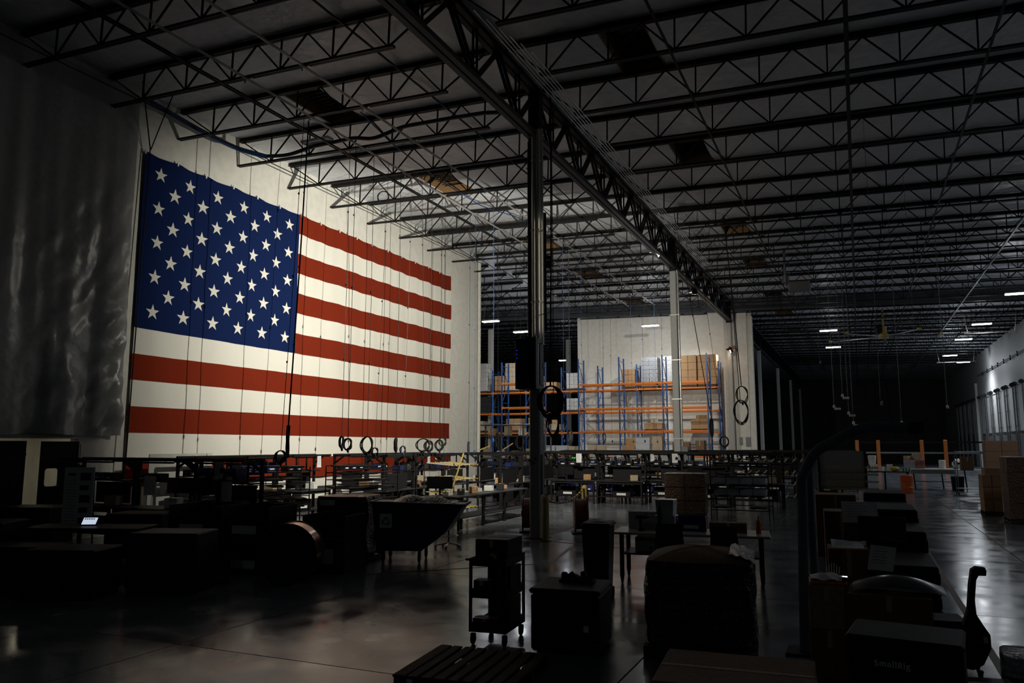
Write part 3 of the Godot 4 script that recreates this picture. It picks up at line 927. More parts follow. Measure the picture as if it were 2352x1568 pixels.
func flag_wall() -> void:
	var t := thing("wall_flag", "giant flag with fifty white stars and thirteen stripes hung on the lit left wall", "flag", Vector3.ZERO)
	var sh := FH / 13.0
	var cw := 6.66
	for i in 13:
		var st := part("stripe", flag_patch(cw if i < 7 else 0.0, FLEN, i * sh, (i + 1) * sh, 0.0), "flag_red" if i % 2 == 0 else "flag_white", t)
		st.set_meta("label", "red stripe" if i % 2 == 0 else "white stripe")
	var ca := part("canton", flag_patch(0, cw, 0, sh * 7, .004), "flag_blue", t)
	ca.set_meta("label", "dark blue canton holding the stars")
	for r in 9:
		for c in (6 if r % 2 == 0 else 5):
			var uc := cw * (2 * c + (1 if r % 2 == 0 else 2)) / 12.0
			var vc := sh * 7 * (r + 1) / 10.0
			var m := MB.new()
			var ring := []
			for k in 10:
				var rad := .232 if k % 2 == 0 else .232 * .382
				var a := PI * .5 + TAU * k / 10.0
				ring.append(flag_p(uc - rad * cos(a), vc - rad * sin(a), .012))
			var mid := flag_p(uc, vc, .012)
			for k in 10: m.tri(mid, ring[k], ring[(k + 1) % 10])
			part("star", m, "flag_white", ca)
	var gm := MB.new()
	for k in 17: gm.box(flag_p(k * 1.13, .02, .01), Vector3(.02, .12, .05))
	part("header_tie", gm, "white", t, "stuff")
	# ropes of the flag
	for a in [["dark rope running up from the flag's upper left corner to the joist", Vector3(-17.8, 10.6, -14.98), Vector3(-17.2, 12.1, -14.1)], ["second dark rope fanning up from the flag's upper left corner", Vector3(-17.8, 10.58, -15.0), Vector3(-16.9, 12.1, -14.9)], ["dark rope hanging along the left edge of the flag down to the benches", Vector3(-17.75, 1.2, -14.78), Vector3(-17.8, 10.6, -14.98)]]:
		var m := MB.new()
		m.tube(PackedVector3Array([a[1], a[1].lerp(a[2], .5) + Vector3(.02, 0, .02), a[2]]), .018, 6)
		solo("flag_rope", m, "black", a[0], "rope")
	# white sheeting hung left of the flag
	var fn := FastNoiseLite.new()
	fn.seed = 77; fn.frequency = .02; fn.fractal_octaves = 3
	var m := MB.new()
	m.grid(func(u: float, v: float) -> Vector3:
		var z := lerpf(5.0, -14.62, u)
		var y := lerpf(2.62, 12.0, v)
		var low := pow(1.0 - v, 1.5)
		var right := smoothstep(-10.5, -13.5, z)
		var f := .34 * fn.get_noise_2d(z * 26.0, y * 1.6) * (.25 + .75 * low) + .22 * fn.get_noise_2d(z * 8.0 + 300.0, y * 1.0)
		f += right * low * (.20 * fn.get_noise_2d(z * 40.0 + y * 30.0, y * 24.0 - z * 10.0))
		y += .12 * low * fn.get_noise_2d(z * 20.0, 50.0)
		return Vector3(WALL_X + .30 + maxf(f, -.24), y, z), 190, 60)
	solo("plastic_sheet", m, "poly_sheet", "white plastic sheeting hung in folds on the wall left of the flag", "plastic sheet")
	# dark door panels in the opening
	for a in [["black door panel at the far left edge below the plastic sheeting", Vector3(-17.98, 1.22, -11.72), .98, 2.44, false], ["black door panel with a rounded window below the plastic sheeting", Vector3(-17.98, 1.22, -13.08), .98, 2.42, true]]:
		var d := thing("door_panel", a[0], "door", a[1] - Vector3(0, a[3] * .5, 0))
		var w: float = a[2]
		var h: float = a[3]
		var b := MB.new()
		if a[4]:
			var y0 := 1.34
			var y1 := 1.77
			for q in [[0.0, y0, -w * .5, w * .5], [y1, h, -w * .5, w * .5], [y0, y1, .37, w * .5], [y0, y1, -w * .5, 0.01]]:
				b.box(Vector3(0, (q[0] + q[1]) * .5, (q[2] + q[3]) * .5), Vector3(.05, q[1] - q[0], q[3] - q[2]))
			for c in [[.01, y0, 1, 1], [.37, y0, -1, 1], [.01, y1, 1, -1], [.37, y1, -1, -1]]:
				var poly := PackedVector2Array([Vector2(0, 0)])
				for k in 5:
					var an := PI * .5 * k / 4.0
					poly.append(Vector2(.07 - .07 * sin(an), .07 - .07 * cos(an)))
				var pm := PackedVector2Array()
				for p in poly: pm.append(Vector2(p.x * c[2] + c[0], p.y * c[3] + c[1]))
				b.extrude(pm, .05, Transform3D(Basis(Vector3(0, 0, 1), Vector3.UP, Vector3(-1, 0, 0)), Vector3.ZERO))
		else: b.box(Vector3(0, h * .5, 0), Vector3(.05, h, w), Basis.IDENTITY, .006)
		part("leaf", b, "black", d)
		if a[4]:
			var g := MB.new()
			g.tube(PackedVector3Array([Vector3(.05, .1, -w * .5 - .02), Vector3(.05, 2.35, -w * .5 - .02)]), .012, 6)
			part("bright_edge", g, "zinc_dull", d)
	var gb := thing("utility_box", "grey green box on a stand seen through the gap between the black door panels", "box", Vector3(-19.2, 0, -12.75))
	part("box", bx(Vector3(0, 1.75, 0), Vector3(.25, .4, .36), .02), "mid_grey", gb)
	m = MB.new()
	for s in [-.12, .12]: m.tube(PackedVector3Array([Vector3(0, 0, s * 2.2), Vector3(0, 1.6, s)]), .018, 6)
	m.tube(PackedVector3Array([Vector3(0, 2.1, -.3), Vector3(0, 2.14, .35)]), .03, 6)
	part("stand", m, "black", gb)

# ---------------------------------------------------------------- pallet racks and their loads
func upright(rack: Node3D, x: float, h: float, d: float) -> void:
	var u := Node3D.new()
	u.name = "upright"
	rack.add_child(u, true)
	u.position = Vector3(x, 0, 0)
	for z in [0.0, -d]:
		var p := MB.new()
		p.box(Vector3(-.036, h * .5, z), Vector3(.008, h, .075)); p.box(Vector3(.036, h * .5, z), Vector3(.008, h, .075)); p.box(Vector3(0, h * .5, z + .034), Vector3(.08, h, .008))
		p.box(Vector3(0, .006, z), Vector3(.16, .012, .14))
		part("post", p, "rack_blue", u)
	var n := int(h / 1.2)
	for i in n + 1:
		var y := .2 + i * (h - .45) / n
		var b := MB.new()
		b.bar(Vector3(0, y, -.03), Vector3(0, y, -d + .03), .03, .035)
		part("brace", b, "rack_blue", u)
		if i < n:
			var c := MB.new()
			c.bar(Vector3(0, y, -.03) if i % 2 == 0 else Vector3(0, y, -d + .03), Vector3(0, y + (h - .45) / n, -d + .03) if i % 2 == 0 else Vector3(0, y + (h - .45) / n, -.03), .03, .035)
			part("brace", c, "rack_blue", u)

func beam(rack: Node3D, xa: float, xb: float, y: float, z: float) -> void:
	var m := MB.new()
	m.box(Vector3((xa + xb) * .5, y, z), Vector3(xb - xa - .08, .11, .045), Basis.IDENTITY, .006)
	m.box(Vector3((xa + xb) * .5, y - .02, z + .028), Vector3(xb - xa - .12, .02, .012))
	for x in [xa + .05, xb - .05]: m.box(Vector3(x, y, z + .02), Vector3(.05, .2, .06))
	part("beam", m, "rack_orange", rack)

func pallet_mesh() -> ArrayMesh:
	if not cache.has("pallet"):
		var m := MB.new()
		for i in 7: m.box(Vector3(-.55 + i * .1833, .13, 0), Vector3(.1, .02, 1.0))
		for z in [-.46, 0, .46]: m.box(Vector3(0, .075, z), Vector3(1.2, .09, .05))
		for i in 3: m.box(Vector3(-.55 + i * .55, .01, 0), Vector3(.1, .02, 1.0))
		cache.pallet = m.mesh()
	return cache.pallet

func stack_of(label: String, at: Vector3, w: float, d: float, tiers: int, th: float, mt: String, cols := 2, slack := .012, with_pallet := true) -> Node3D:
	var t := thing("pallet_load", label, "pallet load", at)
	var y0 := 0.0
	if with_pallet:
		var p := part("pallet", pallet_mesh(), "wood_dark", t)
		p.scale = Vector3(w / 1.2, 1, d)
		y0 = .142
	for k in tiers:
		for c in cols:
			for e in 2:
				var cw := w / cols
				var m := bx(Vector3.ZERO, Vector3(cw - slack, th - .008, d * .5 - slack), .012)
				var o := part("carton", m, mt, t)
				o.position = Vector3(-w * .5 + cw * (c + .5) + rng.randf_range(-.006, .006), y0 + th * (k + .5), (e - .5) * d * .5 + rng.randf_range(-.006, .006))
				o.rotation.y = rng.randf_range(-.012, .012)
	return t

func carton(label: String, at: Vector3, s: Vector3, turn := 0.0, mt := "card", group := "") -> Node3D:
	var t := thing("carton", label, "box", at, turn, group)
	part("body", bx(Vector3(0, s.y * .5, 0), s, .008), mt, t)
	part("packing_tape", bx(Vector3(0, s.y + .001, 0), Vector3(s.x * .98, .003, .05)), "card_pale", t)
	part("flap_seam", bx(Vector3(0, s.y * .82, s.z * .5), Vector3(.05, s.y * .34, .003)), "card_pale", t)
	return t

func tub(label: String, at: Vector3, s: Vector3, group := "") -> Node3D:
	var t := thing("plastic_tub", label, "tub", at, 0, group)
	var m := MB.new()
	m.hexa([Vector3(-s.x * .44, 0, s.z * .44), Vector3(s.x * .44, 0, s.z * .44), Vector3(s.x * .44, 0, -s.z * .44), Vector3(-s.x * .44, 0, -s.z * .44), Vector3(-s.x * .48, s.y * .9, s.z * .48), Vector3(s.x * .48, s.y * .9, s.z * .48), Vector3(s.x * .48, s.y * .9, -s.z * .48), Vector3(-s.x * .48, s.y * .9, -s.z * .48)])
	part("body", m, "tub_plastic", t)
	part("lid", bx(Vector3(0, s.y * .94, 0), Vector3(s.x, s.y * .1, s.z), .012), "tub_plastic", t)
	return t

func racks() -> void:
	var zf := -46.5
	var zr := -51.1
	var fr := thing("pallet_rack", "nearer blue and orange pallet rack across the foot of the white far wall", "rack", Vector3(0, 0, zf))
	var fx := [-21.4, -18.72, -16.06, -13.4, -10.69, -8.03]
	for x in fx: upright(fr, x, 7.72, 1.07)
	for i in 5:
		if i == 1: continue
		for y in ([6.04, 4.53, 3.12, 1.6] if i > 1 else [6.3, 4.7, 1.6]):
			for z in [0.02, -1.09]: beam(fr, fx[i], fx[i + 1], y, z)
	var rr := thing("pallet_rack", "rear pallet rack close to the far wall carrying the tall loads on top", "rack", Vector3(0, 0, zr))
	var rx := [-26.9, -24.25, -21.6, -18.9, -16.23, -13.5, -10.85, -8.09]
	for x in rx: upright(rr, x, 7.7, 1.07)
	for i in 7:
		for y in [6.0, 4.5, 3.12, 1.6]:
			for z in [0.02, -1.09]: beam(rr, rx[i], rx[i + 1], y, z)
	# loads on top of the rear rack
	var zl := zr - .53
	stack_of("short brown carton load at the left on top of the rear rack", Vector3(-14.1, 6.06, zl), .95, 1.0, 3, .40, "card")
	stack_of("tall grey wrapped load on top of the rear rack left of the second column", Vector3(-12.65, 6.06, zl), 1.15, 1.0, 7, .275, "wrap_grey")
	stack_of("tall pale load directly left of the second column on top of the rear rack", Vector3(-11.42, 6.06, zl), .9, 1.0, 7, .28, "wrap_white", 1)
	stack_of("tall brown carton load just right of the second column on top of the rear rack", Vector3(-10.05, 6.06, zl), 1.1, 1.0, 4, .49, "card")
	stack_of("rightmost tall brown carton load on top of the rear rack", Vector3(-8.82, 6.06, zl), 1.2, 1.0, 4, .49, "card")
	stack_of("white wrapped load on top of the rack at the far wall's left edge", Vector3(-18.0, 6.06, zl), 1.1, 1.0, 4, .27, "wrap_white")
	stack_of("white wrapped load one level lower at the left edge of the far wall", Vector3(-18.0, 4.56, zl), 1.1, 1.0, 3, .27, "wrap_white")
	stack_of("small brown load with a white label on top right of the black cabinet", Vector3(-19.75, 6.06, zl), .9, .9, 1, .5, "card")
	stack_of("lone brown carton load on top hidden partly by the black cabinet", Vector3(-20.95, 6.06, zl), .9, .9, 2, .5, "card")
	stack_of("bright wrapped load on top at the end of the flag wall", Vector3(-25.4, 6.06, zl), 1.3, 1.0, 6, .34, "wrap_white")
	stack_of("orange brown load on top beside the bright wrapped one", Vector3(-23.75, 6.06, zl), .75, 1.0, 3, .36, "card")
	stack_of("tall pale load left of the black cabinet on top of the rack", Vector3(-22.7, 6.06, zl), 1.15, 1.0, 6, .33, "card_pale")
	stack_of("dark bin load in the middle level left of the column", Vector3(-25.1, 4.56, zl), 1.3, 1.0, 3, .36, "dark_grey")
	stack_of("small pale load low at the end of the flag wall", Vector3(-25.6, 3.18, zl), 1.0, 1.0, 2, .35, "card_pale")
	stack_of("brown wrapped load on the lower beams left of the first column", Vector3(-20.85, 3.18, zl), 1.2, 1.0, 2, .45, "card")
	stack_of("second brown wrapped load on the lower beams left of the first column", Vector3(-22.6, 3.18, zl), 1.2, 1.0, 2, .42, "card")
	stack_of("jumbled brown cartons on a dark pallet in the middle of the rack", Vector3(-12.45, 3.18, zl), 1.2, 1.0, 1, .42, "card")
	carton("single carton topping the jumbled cartons in the middle of the rack", Vector3(-12.5, 3.75, zl), Vector3(.5, .3, .5), .3, "card_pale")
	stack_of("orange brown wrapped cartons on a dark pallet right of the second column", Vector3(-9.4, 3.18, zl), 1.15, 1.0, 2, .3, "card")
	carton("leaning orange carton on top of the cartons right of the second column", Vector3(-9.35, 3.93, zl), Vector3(.55, .3, .6), .5)
	carton("pair-topping carton above the boxes beside the hanging black coil", Vector3(-19.6, 3.7, zl), Vector3(.4, .35, .4), .2, "card")
	stack_of("pale cartons on the lower beams behind the hanging black coil", Vector3(-19.6, 3.18, zl), 1.1, .9, 1, .42, "card_pale")
	# low level of the nearer rack: boxes and tubs standing about head height
	var y1 := 1.67
	var z1 := zf - .5
	for a in [[-16.6, .5, .55, "card_pale", "small pale carton"], [-15.35, .4, .62, "card_pale", "first green-marked brown carton"], [-14.75, .4, .62, "card_pale", "second green-marked brown carton"], [-9.75, 1.0, .8, "card_dark", "dark brown carton"], [-11.15, .6, 1.15, "card_pale", "tall pale bag-like carton"], [-8.6, .5, .9, "card_dark", "dark carton"]]:
		carton("%s low on the nearer rack, %s" % [a[4], "left of the second column" if a[0] < -11.0 else "right of the second column"], Vector3(a[0], y1, z1), Vector3(a[1], a[2], .7), rng.randf_range(-.1, .1), a[3])
	carton("orange brown carton stacked low left of the tubs on the nearer rack", Vector3(-12.95, y1, z1), Vector3(.8, .62, .7), 0, "card")
	carton("half carton on top of the orange brown one left of the tubs", Vector3(-12.83, y1 + .63, z1), Vector3(.62, .4, .6), .05, "card")
	for i in 4: tub("%s translucent tub of the two by two stack right of the first column" % ["lower left", "lower right", "upper left", "upper right"][i], Vector3(-18.1 + (i % 2) * .72, y1 + .3 * (i / 2), z1), Vector3(.68, .3, .6), "tubs stacked right of the first column")
	for i in 4: tub("smoky storage tub above the roller racks, %s of its stack" % ["bottom", "middle", "top", ""][i], Vector3(-12.1 + .02 * i, y1 + .38 * i, z1 + .0), Vector3(.95 if i < 3 else .6, .37, .6), "tubs stacked above the roller racks") if i < 3 else null
	# grey shelving left of the first column
	var gs := thing("steel_shelving", "grey steel shelving with three decks between the flag wall end and the first column", "shelving", Vector3(-18.9, 0, -42.6))
	for x in [-2.2, -.75, .7, 2.1]:
		for z in [0, -.9]: part("post", bx(Vector3(x, 1.78, z), Vector3(.07, 3.56, .07)), "zinc_dull", gs)
	for y in [3.5, 2.84, 1.5, .6]:
		part("deck", bx(Vector3(-.05, y, -.45), Vector3(4.4, .07, .95), .01), "zinc_dull", gs)
	for i in 9:
		carton("small labelled carton on the grey steel shelving, %s from the left" % nth(i), Vector3(-20.8 + i * .47, 1.54 if i % 2 == 0 else 2.88, -43.05), Vector3(.36, .42 if i % 3 else .55, .4), 0, ["card_pale", "card", "white"][i % 3], "cartons on the grey shelving")
	# pale concrete columns far left behind the racks
	for i in 3: solo("store_column", bx(Vector3(0, 5.6, 0), Vector3(.35, 11.2, .35), .03), "column_white", "pale column %s" % ["at the very end of the flag wall", "behind the tubs right of the first column", "far back in the dark store left of the far wall"][i], "column", Vector3([-25.6, -22.3, -27.0][i], 0, [-53.6, -62.0, -75.0][i]))
	# vents on the far wall end, panels
	for a in [[Vector3(-7.05, 2.3, -52.74), Vector3(.2, .5, .05)], [Vector3(-6.6, 2.2, -52.74), Vector3(.3, .6, .05)]]:
		solo("wall_panel", bx(a[1] * Vector3(0, .5, 0), a[1], .01), "mid_grey", "small grey panel low on the %s of the far wall end" % ("left" if a[0].x < -7 else "right"), "panel", a[0])

# ---------------------------------------------------------------- hanging power cords with coils
func cord_top(x: float) -> float:
	return roof(x) - (1.05 if absf(x + 13.1) < .2 or absf(x + 11.38) < .1 else .06)

func cord(label: String, x: float, z: float, y1: float, y0: float, loops := 4, mt := "rubber", wide := .62, xt := 0.0, zt := 0.0, line := .008, group := "") -> void:
	var t := thing("hanging_lead", label, "cord", Vector3(x, 0, z), 0, group)
	var top := cord_top(x)
	var m := MB.new()
	m.tube(PackedVector3Array([Vector3(xt, top, zt), Vector3(xt * .5 + .02, (top + y1) * .5, zt * .5), Vector3(0, y1, 0)]), line, 5)
	for k in 3: m.box(Vector3(lerpf(0, xt, .25 * (k + 1)), lerpf(y1, top, .25 * (k + 1)), lerpf(0, zt, .25 * (k + 1))), Vector3(.03, .05, .03))
	part("drop", m, mt, t)
	if loops > 0:
		var c := MB.new()
		var pts := PackedVector3Array()
		var ry := (y1 - y0) * .5
		var n := 18
		var yaw := rng.randf_range(-.3, .9)
		for i in loops * n + 1:
			var a := PI * .5 + TAU * i / n
			var wob := 1.0 + .10 * sin(i * .37 + x) + .06 * sin(i * .9)
			var px := ry * wide * wob * cos(a)
			pts.append(Vector3(px * cos(yaw) + .02 * sin(i * .5), (y1 + y0) * .5 + ry * sin(a) * (1.0 if sin(a) > 0 else wob), px * sin(yaw) + .03 * cos(i * .31)))
		c.tube(pts, .016, 5)
		part("coil", c, mt, t)
	var p := MB.new()
	p.lathe([Vector2(0, -.05), Vector2(.03, -.04), Vector2(.035, .05), Vector2(.018, .09), Vector2(0, .09)], Transform3D(Basis.IDENTITY, Vector3(.03, y0 - .03, .02)), 8)
	part("plug", p, mt, t)

func cords() -> void:
	var x := -13.1
	cord("thick black cord bundle hanging over the left benches before the flag's lower stripes", x, -15.63, 2.82, 2.1, 9, "rubber", .22, -.2, -.6, .02)
	cord("ring-shaped cord coil resting on the bench rail under the black bundle", x - .1, -15.5, 2.2, 1.9, 3, "rubber", 1.0, .1, -.3)
	cord("narrow blue-black cord coil, leftmost of the close pair below the middle stripes", x, -17.86, 2.58, 2.25, 5, "cable_dark", .3)
	cord("round black cord coil, right one of the close pair below the middle stripes", x, -18.14, 2.52, 2.2, 6, "rubber", .68)
	cord("largest oval cord coil hanging before the white bottom stripe", x, -19.09, 2.58, 2.08, 7, "rubber", .7)
	cord("half-hidden cord coil just right of the largest oval one", x, -19.5, 2.25, 2.02, 3, "rubber", 1.0, .0, -.4, .006)
	cord("slim black cord coil right of the large oval coil", x, -20.63, 2.55, 2.13, 7, "rubber", .4)
	cord("thin loose wire coil hanging low beside the slim black coil", x, -21.05, 2.3, 2.05, 3, "cable_dark", .55, .05, -.2, .005)
	cord("wide loose cord coil near the flag's right end", x, -22.3, 2.54, 2.12, 4, "rubber", 1.0, .1, .5)
	cord("dense tilted cord coil overlapping the wide loose one", x, -22.66, 2.47, 2.12, 8, "rubber", .75)
	cord("dense cord coil, left of the last pair by the flag's right end", x, -23.37, 2.5, 2.14, 7, "rubber", .7)
	cord("smaller cord loop behind the last coil by the flag's right end", x, -23.6, 2.59, 2.3, 3, "rubber", .8)
	cord("closed black drop like a folded umbrella before the wall right of the flag", x, -25.55, 2.45, 2.04, 6, "cable_dark", .12)
	cord("straight blue drop just before the end of the flag wall", x, -26.0, 2.2, 2.1, 0, "cable_blue", .6, 0, 0, .007)
	cord("tall dark cord coil before the grey shelving, left one", x, -28.07, 2.8, 2.22, 8, "rubber", .45)
	cord("dark round cord coil before the grey shelving, next to the column", x, -30.34, 2.72, 2.15, 8, "rubber", .6)
	cord("very large black hose coil hanging right of the first column", -6.95, -18.0, 3.80, 3.05, 16, "rubber", .82, -.1, -.4, .022)
	cord("second black hose loop below the large coil right of the first column", -6.8, -17.8, 3.15, 2.55, 5, "rubber", .8, .1, .3, .01)
	cord("tangled dark cord coil above the rack tubs right of the first column", -10.75, -30.0, 2.95, 2.35, 8, "cable_dark", .7)
	cord("wire-thin coil like a whisk hanging before the racks", -12.4, -40.0, 2.95, 2.46, 3, "cable_blue", .7, 0, 0, .008)
	cord("upper ring of the figure-eight cable before the far wall's right end", -4.32, -33.0, 4.72, 4.02, 4, "rubber", .62, -.4, .5, .02)
	cord("large lower ring of the figure-eight cable before the far wall's right end", -4.4, -33.1, 4.16, 3.2, 6, "rubber", .56, -.3, .5, .014)
	cord("long flat black cord bundle hanging right of the second column", -5.58, -33.0, 3.42, 2.72, 10, "rubber", .16, -1.0, 1.5, .016)
	cord("cord coil with an orange plug resting on the rail below the far wall", -5.55, -36.0, 2.7, 2.22, 6, "rubber", .75, -.8, 1.0)
	var drops := [[-11.38, -24.0], [-11.38, -31.0], [-11.38, -33.4], [-11.38, -38.0], [-13.1, -33.0], [-13.1, -36.5], [-9.2, -36.0], [-9.2, -40.0], [-8.9, -43.0], [-10.4, -43.5], [-11.38, -42.0]]
	drops.sort_custom(func(p, q): return p[0] / -p[1] < q[0] / -q[1])
	for i in drops.size():
		cord("thin straight power drop before the racks, %s from the left" % nth(i), drops[i][0], drops[i][1], 2.6, 2.5, 0, "cable_dark" if i % 2 else "cable_blue", .6, 0, 0, .006, "thin straight power drops")
	drops = [[-1.2, -31.0, 5.5], [.6, -24.0, 3.6], [1.9, -29.5, 6.0]]
	for i in 3:
		cord("thin dark drop line under the dark right bay roof, %s from the left" % nth(i), drops[i][0], drops[i][1], drops[i][2], drops[i][2] - .1, 0, "zinc_dull", .6, 0, 0, .006, "drop lines in the dark right bay")
	var r := MB.new()
	var pts := PackedVector3Array()
	for i in 73:
		var an := TAU * i / 18.0
		pts.append(Vector3(.21 * cos(an) + .01 * sin(i), .21 * sin(an), .015 * sin(i * .7)))
	r.tube(pts, .02, 5)
	solo("cord_ring", r, "rubber", "small ring of coiled cord tied to a joist above the flag's first red stripe", "cord", Vector3(-15.6, 11.42, COL_Z - 2 * JOIST + .1), .3)

# ---------------------------------------------------------------- work cells
# a black framed assembly bench: local x along the bench, back towards -z
func bench_proto(kind: int) -> Node3D:
	var t := thing("workstation", "", "workstation")
	var L := 1.9
	var h := 2.0
	for x in [-L * .5 + .05, L * .5 - .05]:
		part("post", bx(Vector3(x, h * .5, -.33), Vector3(.075, h, .075), .006), "black", t)
		part("leg", bx(Vector3(x, .44, .33), Vector3(.06, .88, .06), .006), "black", t)
		var g := MB.new()
		g.bar(Vector3(x, h - .25, -.3), Vector3(x, h - .02, .05), .05, .05)
		g.bar(Vector3(x, h - .02, -.33), Vector3(x, h - .02, .3), .055, .055)
		part("arm", g, "black", t)
	part("top_rail", bx(Vector3(0, h + .0, -.33), Vector3(L, .085, .085), .008), "black", t)
	part("front_rail", bx(Vector3(0, h + .01, .3), Vector3(L, .05, .05), .006), "black", t)
	var lb := MB.new()
	lb.box(Vector3(0, h - .06, .1), Vector3(L * .65, .04, .12), Basis.IDENTITY, .01)
	for s in [-.45, .45]: lb.tube(PackedVector3Array([Vector3(s, h - .05, .1), Vector3(s, h + .02, .28)]), .005, 4)
	part("task_light", lb, "dark_grey", t)
	part("table_top", bx(Vector3(0, .9, 0), Vector3(L, .04, .78), .008), "dark_grey", t)
	part("apron", bx(Vector3(0, .83, .3), Vector3(L - .15, .08, .03)), "black", t)
	if kind != 1: part("back_panel", bx(Vector3(.15, 1.2, -.36), Vector3(L * .62, .5, .02), .004), "black", t)
	part("upper_shelf", bx(Vector3(0, 1.5, -.24), Vector3(L - .12, .03, .32), .004), "black", t)
	part("lower_shelf", bx(Vector3(0, .28, -.05), Vector3(L - .12, .03, .6), .004), "black", t)
	if kind == 2:
		for x in [-.5, 0.0, .5]: part("upright_strut", bx(Vector3(x, 1.72, -.33), Vector3(.04, .5, .04)), "black", t)
	return t

func screen_mon(label: String, at: Vector3, turn: float, w := .56, group := "") -> void:
	var t := thing("monitor", label, "monitor", at, turn, group)
	part("panel", bx(Vector3(0, .36, 0), Vector3(w, .34, .035), .008), "black_gloss", t)
	var m := MB.new()
	m.box(Vector3(0, .15, -.03), Vector3(.05, .28, .03)); m.box(Vector3(0, .008, -.02), Vector3(.24, .016, .18), Basis.IDENTITY, .005)
	part("stand", m, "black", t)

func part_bin(label: String, at: Vector3, s: Vector3, mt: String, turn := 0.0, group := "") -> void:
	var t := thing("parts_bin", label, "bin", at, turn, group)
	var m := MB.new()
	var k := .012
	m.box(Vector3(0, k * .5, 0), Vector3(s.x, k, s.z))
	for q in [-1, 1]: m.box(Vector3(q * (s.x - k) * .5, s.y * .5, 0), Vector3(k, s.y, s.z))
	m.box(Vector3(0, s.y * .5, -(s.z - k) * .5), Vector3(s.x, s.y, k)); m.box(Vector3(0, s.y * .3, (s.z - k) * .5), Vector3(s.x, s.y * .6, k))
	part("body", m, mt, t)
	part("label_card", bx(Vector3(0, s.y * .3, s.z * .5 + .003), Vector3(s.x * .5, s.y * .25, .004)), "paper", t)

func sheet(label: String, at: Vector3, w: float, h: float, turn: float, group := "", tilt := 0.0) -> void:
	var t := thing("paper_sheet", label, "paper", at, turn, group)
	t.rotation.x = tilt
	var m := MB.new()
	m.grid(func(u: float, v: float) -> Vector3: return Vector3((u - .5) * w, (v - .5) * h, .012 * sin(u * 3.0 + v * 2.0)), 5, 6)
	m.grid(func(u: float, v: float) -> Vector3: return Vector3((.5 - u) * w, (v - .5) * h, -.003 + .012 * sin((1.0 - u) * 3.0 + v * 2.0)), 5, 6)
	part("page", m, "paper", t)
	var p := MB.new()
	for i in 6: p.box(Vector3(-w * .1, h * (.38 - i * .12), .016), Vector3(w * (.6 if i % 2 else .45), h * .012, .002))
	part("print", p, "ink", t)

func hung_tool(label: String, at: Vector3, turn: float) -> void:
	var t := thing("hanging_driver", label, "tool", at, turn, "tools hung from the workstation rails")
	var m := MB.new()
	m.tube(PackedVector3Array([Vector3(0, 1.985, 0), Vector3(.01, 1.86, 0)]), .006, 5)
	part("strap", m, "black", t)
	m = MB.new()
	m.lathe([Vector2(0, -.05), Vector2(.05, -.04), Vector2(.065, .02), Vector2(.03, .09), Vector2(0, .1)], Transform3D(Basis.IDENTITY, Vector3(.01, 1.78, 0)), 10)
	m.bar(Vector3(.01, 1.76, 0), Vector3(.06, 1.66, .01), .035, .035)
	part("body", m, "black", t)

func flow_rack(label: String, at: Vector3, turn: float, levels: int, tracks: bool) -> void:
	var t := thing("flow_rack", label, "rack", at, turn)
	var L := 1.8
	for x in [-L * .5, L * .5]:
		for z in [-.55, .55]:
			var p := MB.new()
			p.tube(PackedVector3Array([Vector3(x, 0, z), Vector3(x, 1.75, z)]), .018, 6)
			part("post", p, "black", t)
	for i in levels:
		var y := .3 + i * (1.4 / (levels - 1))
		var d := MB.new()
		for z in [-.55, .55]:
			d = MB.new()
			d.tube(PackedVector3Array([Vector3(-L * .5, y - .07 * z, z), Vector3(L * .5, y - .07 * z, z)]), .016, 6)
			part("shelf_rail", d, "black", t)
		if tracks:
			for k in 6:
				var q := MB.new()
				q.bar(Vector3(-.75 + k * .3, y + .05, -.55), Vector3(-.75 + k * .3, y - .03, .58), .045, .03)
				part("roller_track", q, "yellow_dull" if (k + i) % 3 else "pale_grey", t)
		else:
			for k in 3:
				if rng.randf() < .8:
					var q := MB.new()
					q.box(Vector3(-.6 + k * .6 + rng.randf_range(-.1, .1), y + .04, rng.randf_range(-.1, .1)), Vector3(rng.randf_range(.3, .56), .05, .9))
					part("tray", q, "black", t)

